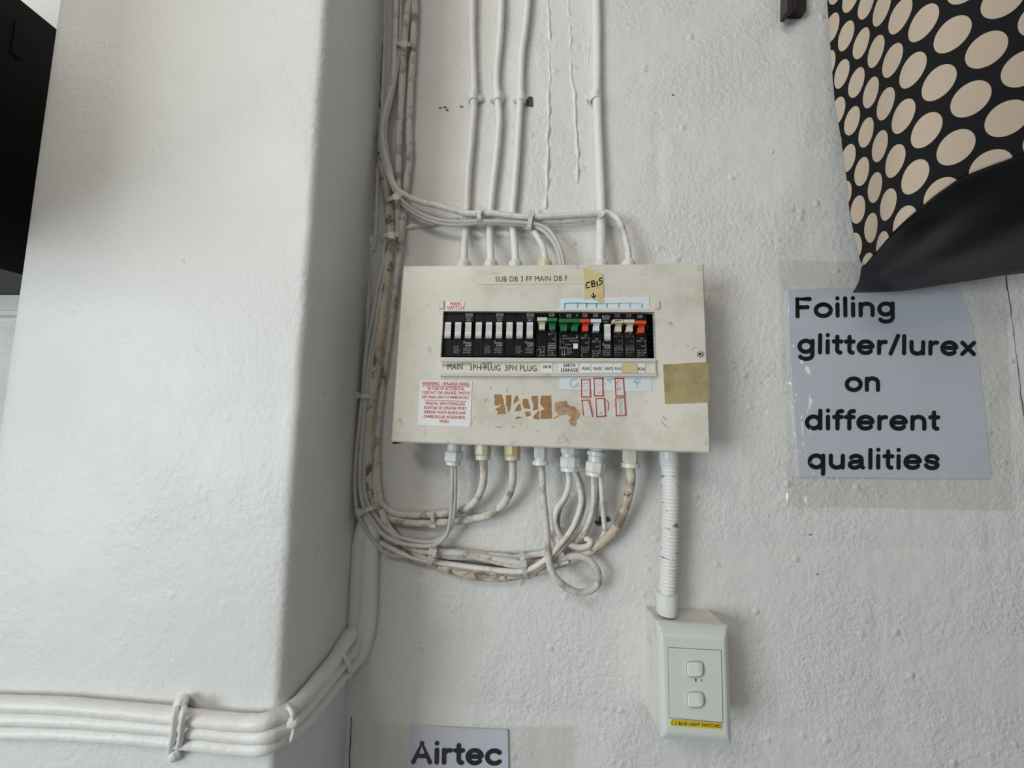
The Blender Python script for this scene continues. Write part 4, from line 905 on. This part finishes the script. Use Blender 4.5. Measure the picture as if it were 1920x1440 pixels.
# rounded monoline letters, cap height 1, drawn as pen strokes with round ends
def arc(cx_, cy_, rx, ry, a0, a1, n_=18): return [(cx_ + rx * math.cos(math.radians(a0 + (a1 - a0) * k / n_)), cy_ + ry * math.sin(math.radians(a0 + (a1 - a0) * k / n_))) for k in range(n_ + 1)]
ROUND = {
    'o': (.72, [arc(.36, .365, .27, .27, 0, 360, 28)]), 'i': (.25, [[(.125, .1), (.125, .63)], [(.125, .91), (.125, .912)]]), 'l': (.25, [[(.125, .1), (.125, .9)]]),
    'n': (.67, [[(.12, .1), (.12, .63)], [(.12, .38)] + arc(.335, .415, .215, .225, 170, 0, 12) + [(.55, .1)]]),
    'u': (.67, [[(.12, .63), (.12, .32)] + arc(.335, .315, .215, .225, 180, 350, 12), [(.55, .63), (.55, .1)]]),
    't': (.42, [[(.2, .84), (.2, .25)] + arc(.31, .23, .11, .13, 180, 275, 6), [(.07, .62), (.35, .62)]]),
    'r': (.44, [[(.12, .1), (.12, .63)], [(.12, .38)] + arc(.32, .40, .20, .22, 170, 78, 8)]),
    'e': (.70, [[(.10, .375), (.60, .375)] + arc(.35, .365, .26, .27, 2, 318, 26)]),
    'a': (.68, [arc(.32, .46, .20, .175, 150, 0, 10) + [(.52, .22), (.53, .15), (.57, .1)], [(.52, .40), (.34, .365)] + arc(.27, .225, .17, .14, 90, 300, 12) + [(.46, .17), (.52, .26)]]),
    's': (.61, [[(.51, .50)] + arc(.30, .50, .19, .14, 30, 215, 10) + [(.30, .37)] + arc(.31, .23, .20, .14, 40, -150, 12) + [(.10, .22)]]),
    'g': (.70, [arc(.33, .375, .235, .26, 0, 360, 26), [(.575, .63), (.575, .02)] + arc(.335, -.02, .24, .20, 0, -150, 10)]),
    'q': (.70, [arc(.33, .365, .235, .27, 0, 360, 26), [(.575, .63), (.575, -.2)]]), 'd': (.70, [arc(.33, .365, .235, .27, 0, 360, 26), [(.575, .9), (.575, .1)]]),
    'f': (.40, [arc(.32, .78, .13, .11, 75, 180, 7) + [(.19, .1)], [(.07, .62), (.34, .62)]]), 'x': (.63, [[(.1, .1), (.53, .63)], [(.1, .63), (.53, .1)]]),
    '/': (.42, [[(.08, .08), (.35, .92)]]), 'F': (.68, [[(.14, .1), (.14, .9), (.58, .9)], [(.14, .52), (.50, .52)]]), 'A': (.82, [[(.1, .1), (.41, .9), (.72, .1)], [(.21, .36), (.61, .36)]]),
    'c': (.65, [arc(.36, .365, .27, .27, 45, 315, 20)])}
def put_round(mb, sx, x0, y0, x1, y1, cap, h, r=.098):
    pen = 0; segs = []
    for c in sx:
        adv, st = ROUND[c]; segs += [[(pen + a, b) for a, b in q] for q in st]; pen += adv + .03
    lo = min(p[0] for q in segs for p in q) - r; hi = max(p[0] for q in segs for p in q) + r
    dx, dy = x1 - x0, y1 - y0; L_ = math.hypot(dx, dy); tx, ty = dx / L_, dy / L_; kx = L_ / (hi - lo); layer = 0
    def at(p): a = (p[0] - lo) * kx; return (x0 + tx * a + ty * p[1] * cap, y0 + ty * a - tx * p[1] * cap)
    for q in segs:
        pp_ = [at(p) for p in q]
        mb.stroke(pp_, 2 * r * cap, h + .00001 * (layer % 5))
        for k, p in enumerate(pp_):
            if len(pp_) < 5 or k in (0, len(pp_) - 1) or k % 3 == 0:
                mb.add([P(p[0] + r * cap * math.cos(t * math.pi / 8), p[1] + r * cap * math.sin(t * math.pi / 8), h + .00008 + .000004 * (k % 7)) for t in range(16)], [tuple(range(16))])
        layer += 1
def big(items):
    mb = MB()
    for q in items: put_round(mb, *q, HS)
    return mb
big([('Foiling', 1490.5, 597, 1679, 594, 40), ('glitter/lurex', 1494, 664, 1831, 668, 40), ('on', 1583, 735, 1651, 735, 40), ('different', 1508, 807, 1764, 808, 41), ('qualities', 1513, 880, 1763, 881.5, 41)]).out('lettering', 'blackink', pp)
wrinkled('clear_film', 1458, 488, 1885, 950, .0052, .0010, 'film', sg, 110, 110, 14, 34, .012)
ag = thing('paper_sign', P(860, 1480, 0), 'small paper sign reading Airtec at the bottom of the wall', 'sign')
pp = MB().prism([(768, 1361.5), (850, 1366), (952, 1370), (954, 1490), (770, 1490)], 0.0006, .003).out('sheet', 'paper', ag)
big([('Airtec', 770, 1433, 941, 1436, 44)]).out('lettering', 'blackink', pp)
wrinkled('clear_tape', 700, 1356, 1075, 1480, .0042, .0006, 'film', ag, 50, 20, 0, 22)

# ------------------------------------------------------------------ polka dot cloth
K = .27083
colx = {-2: (505, 130, 22), -1: (592, 190, 24), 0: (685, 250, 0), 1: (795, 300, 0), 2: (893, 357, 0), 3: (1005, 420, 0), 4: (1143, 487, 0), 5: (1325, 573, 0), 6: (1548, 685, 0), 7: (1800, 820, 0), 8: (2080, 965, 0), 9: (2390, 1120, 0)}
stepv = {-2: (-22, 250), -1: (-24, 257), 0: (-30, 263), 1: (-34, 272), 2: (-34, 284), 3: (-46, 300), 4: (-65, 319), 5: (-87, 329), 6: (-105, 335), 7: (-112, 340), 8: (-118, 345), 9: (-120, 350)}
curv = {-2: (2, -4), -1: (2, -5), 0: (4, -7), 1: (3, -7), 2: (2, -7), 3: (7, -7), 4: (9, -9), 5: (7, -6), 6: (5, -6), 7: (5, -6), 8: (5, -6), 9: (5, -6)}
def lut(tab, i):
    a = max(-2, min(8, math.floor(i))); t = i - a
    g = lambda k: Vector(tab[max(-2, min(9, k))][:2])
    p0, p1, p2, p3 = g(a - 1), g(a), g(a + 1), g(a + 2)
    return 0.5 * (2 * p1 + (p2 - p0) * t + (2 * p0 - 5 * p1 + 4 * p2 - p3) * t * t + (3 * p1 - p0 - 3 * p2 + p3) * t ** 3)
def cpx(i, j):
    b, e, c = lut(colx, i), lut(stepv, i), lut(curv, i)
    q = b + e * j + c * (j * (j - 1) / 2); return (1400 + K * q.x, K * q.y)
zt_ = [(-2, 1.03), (0, 1.0), (1, .962), (2, .925), (3, .875), (4, .82), (5, .785), (6, .76), (7, .745), (9, .73)]
def lerp_tab(tab, x):
    for (a, p), (b, q) in zip(tab, tab[1:]):
        if x <= b: t = max(0, (x - a) / (b - a)); return p + (q - p) * t
    return tab[-1][1]
Z0 = D - .045
def ch(i): return D - Z0 * sum(lerp_tab(zt_, i + d * .3) for d in range(-4, 5)) / 9
edgeL = [(1549, -60), (1552, 10), (1556, 73), (1560, 130), (1565, 190), (1577, 260), (1587, 333), (1592, 390), (1603, 450), (1613, 490), (1621, 498)]
foldA = [(1621, 497), (1646, 468), (1673, 435.5), (1697, 413), (1721, 393), (1754, 366), (1791, 340), (1813, 328), (1852, 313), (1900, 295), (1960, 276), (2060, 250)]
def inside(x, y):
    xl_ = lerp_tab([(b, a) for a, b in edgeL], y)
    if x < xl_: return False
    return y < lerp_tab(foldA, x) if x > 1621 else y < 500
cols = []; i = -1.9
I = []
while i < 8.2: I.append(i); i += .03 if i < 2.4 else .06
v = []; f = []; uv = []; prev = None; fold3 = []
NR = 70
for i in I:
    # walk the column downward, find the last j inside
    j = -4.0; last = None; first = None
    while j < 7:
        x, y = cpx(i, j)
        if inside(x, y):
            if first is None: first = j
            last = j
        j += .01
    if last is None: prev = None; continue
    if cpx(i, last)[0] < 1618: last += .035 if len(fold3) % 2 else -.02      # pinked edge
    if first > -3.9 and cpx(i, first)[1] < -55: first = -4.0
    idx = []
    for k in range(NR + 1):
        j = first + (last - first) * k / NR; x, y = cpx(i, j); p = P(x, y, ch(i))
        idx.append(len(v)); v.append(p); uv.append((.8 * i, j + .5 * i))
    fold3.append((i, v[idx[-1]], cpx(i, last)))
    if prev:
        for k in range(NR): f.append((prev[k], prev[k + 1], idx[k + 1], idx[k]))
    prev = idx
# leave out slivers above the frame where a column starts late
cl = thing('polka_dot_cloth', P(1700, 546, .03), 'black cloth with beige polka dots draped over the top right of the wall', 'cloth')
fr_ = build('front_face', v, f, 'dots', cl, 'all', None, uv)
so = fr_.modifiers.new('thick', 'SOLIDIFY'); so.thickness = .0008; so.offset = -1
# reverse side turning under, from the fold back to the hem by the wall
hem = [(1599, 548), (1647, 547), (1696, 544.5), (1754, 535), (1822, 525), (1871, 517), (1920, 511), (1980, 503), (2070, 492)]
fa = [(x, y) for x, y in foldA]
v = []; f = []; NA, NB_ = 70, 24
# depth of the fold by pixel x
fd = sorted((c[0], ch(i)) for i, p, c in fold3 if c[1] > 200 and c[0] > 1600)
for a in range(NA + 1):
    xa = 1616 + (2050 - 1616) * a / NA; ya = lerp_tab(foldA, xa) if xa > 1621 else 499
    hA = lerp_tab(fd, xa) if fd else .08
    xb = 1599 + (2060 - 1599) * a / NA; yb_ = lerp_tab(hem, xb)
    pa = P(xa, ya, hA - .0006); pb = P(xb, yb_, .016 + .05 * a / NA)
    for b in range(NB_ + 1):
        t = b / NB_; p = pa.lerp(pb, t)
        sag = math.sin(math.pi * t)
        fold = .0045 * math.sin(t * 11 + a * .11) * sag * min(1, a / 14) + .003 * noise.noise(p * 22) * sag
        v.append(p + Vector((0, fold - .012 * sag * min(1, a / 20), -.004 * sag)))
for a in range(NA):
    for b in range(NB_): q = a * (NB_ + 1) + b; f.append((q, q + 1, q + NB_ + 2, q + NB_ + 1))
rv = build('reverse_side', v, f, 'clothback', cl, 'all')
so = rv.modifiers.new('thick', 'SOLIDIFY'); so.thickness = .0008
# ------------------------------------------------------------------ bracket at the top, cabinet on the left
t = thing('wall_bracket', P(1495, 18, 0), 'small dark bracket at the top of the wall beside the cloth', 'bracket')
MB().prism([(1478, -60), (1510, -60), (1512, 19), (1476, 19)], -.001, .012).out('back_plate', 'bracket', t)
MB().prism([(1478, -60), (1486, -60), (1484, 19), (1476, 19)], .010, .026).out('flange', 'bracket', t)
MB().prism([(1492, -60), (1512, -60), (1490, 16), (1484, 16)], .010, .020).out('brace', 'bracket', t)
xc = xlP - .07
z1 = Q(100, 50, xc).z; z0 = Q(26, 511, xc).z
cb = thing('wall_cabinet', (xc - .2, 0, z0), 'black cabinet hanging on the wall beyond the pillar', 'cabinet')
MB().wbox((xc - .4, -.42, z0), (xc, -.001, z1)).out('carcass', 'cabinet', cb)
MB().wbox((xc - .4, -.437, z0 + .004), (xc - .002, -.422, z1 - .004)).out('door', 'cabinet', cb)
mb = MB()
for k in range(4): mb.wbox((xc - .001, -.20 + k * .022, z1 - .075), (xc + .0015, -.19 + k * .022, z1 - .03))
mb.out('vent_slat', 'cabinet', cb)
zt2 = P(10, 556, 0).z; zb2 = P(10, 596, 0).z
tk = thing('cable_trunking', (xlP - .5, 0, zb2), 'white trunking along the wall beyond the pillar, below the black cabinet', 'trunking')
MB().wbox((-1.65, -.016, zb2), (xlP - .001, .002, zt2)).out('channel', 'trunk', tk)
MB().wbox((-1.65, -.019, zb2 + .006), (xlP - .001, -.015, zt2 - .004)).out('lid', 'trunk', tk)
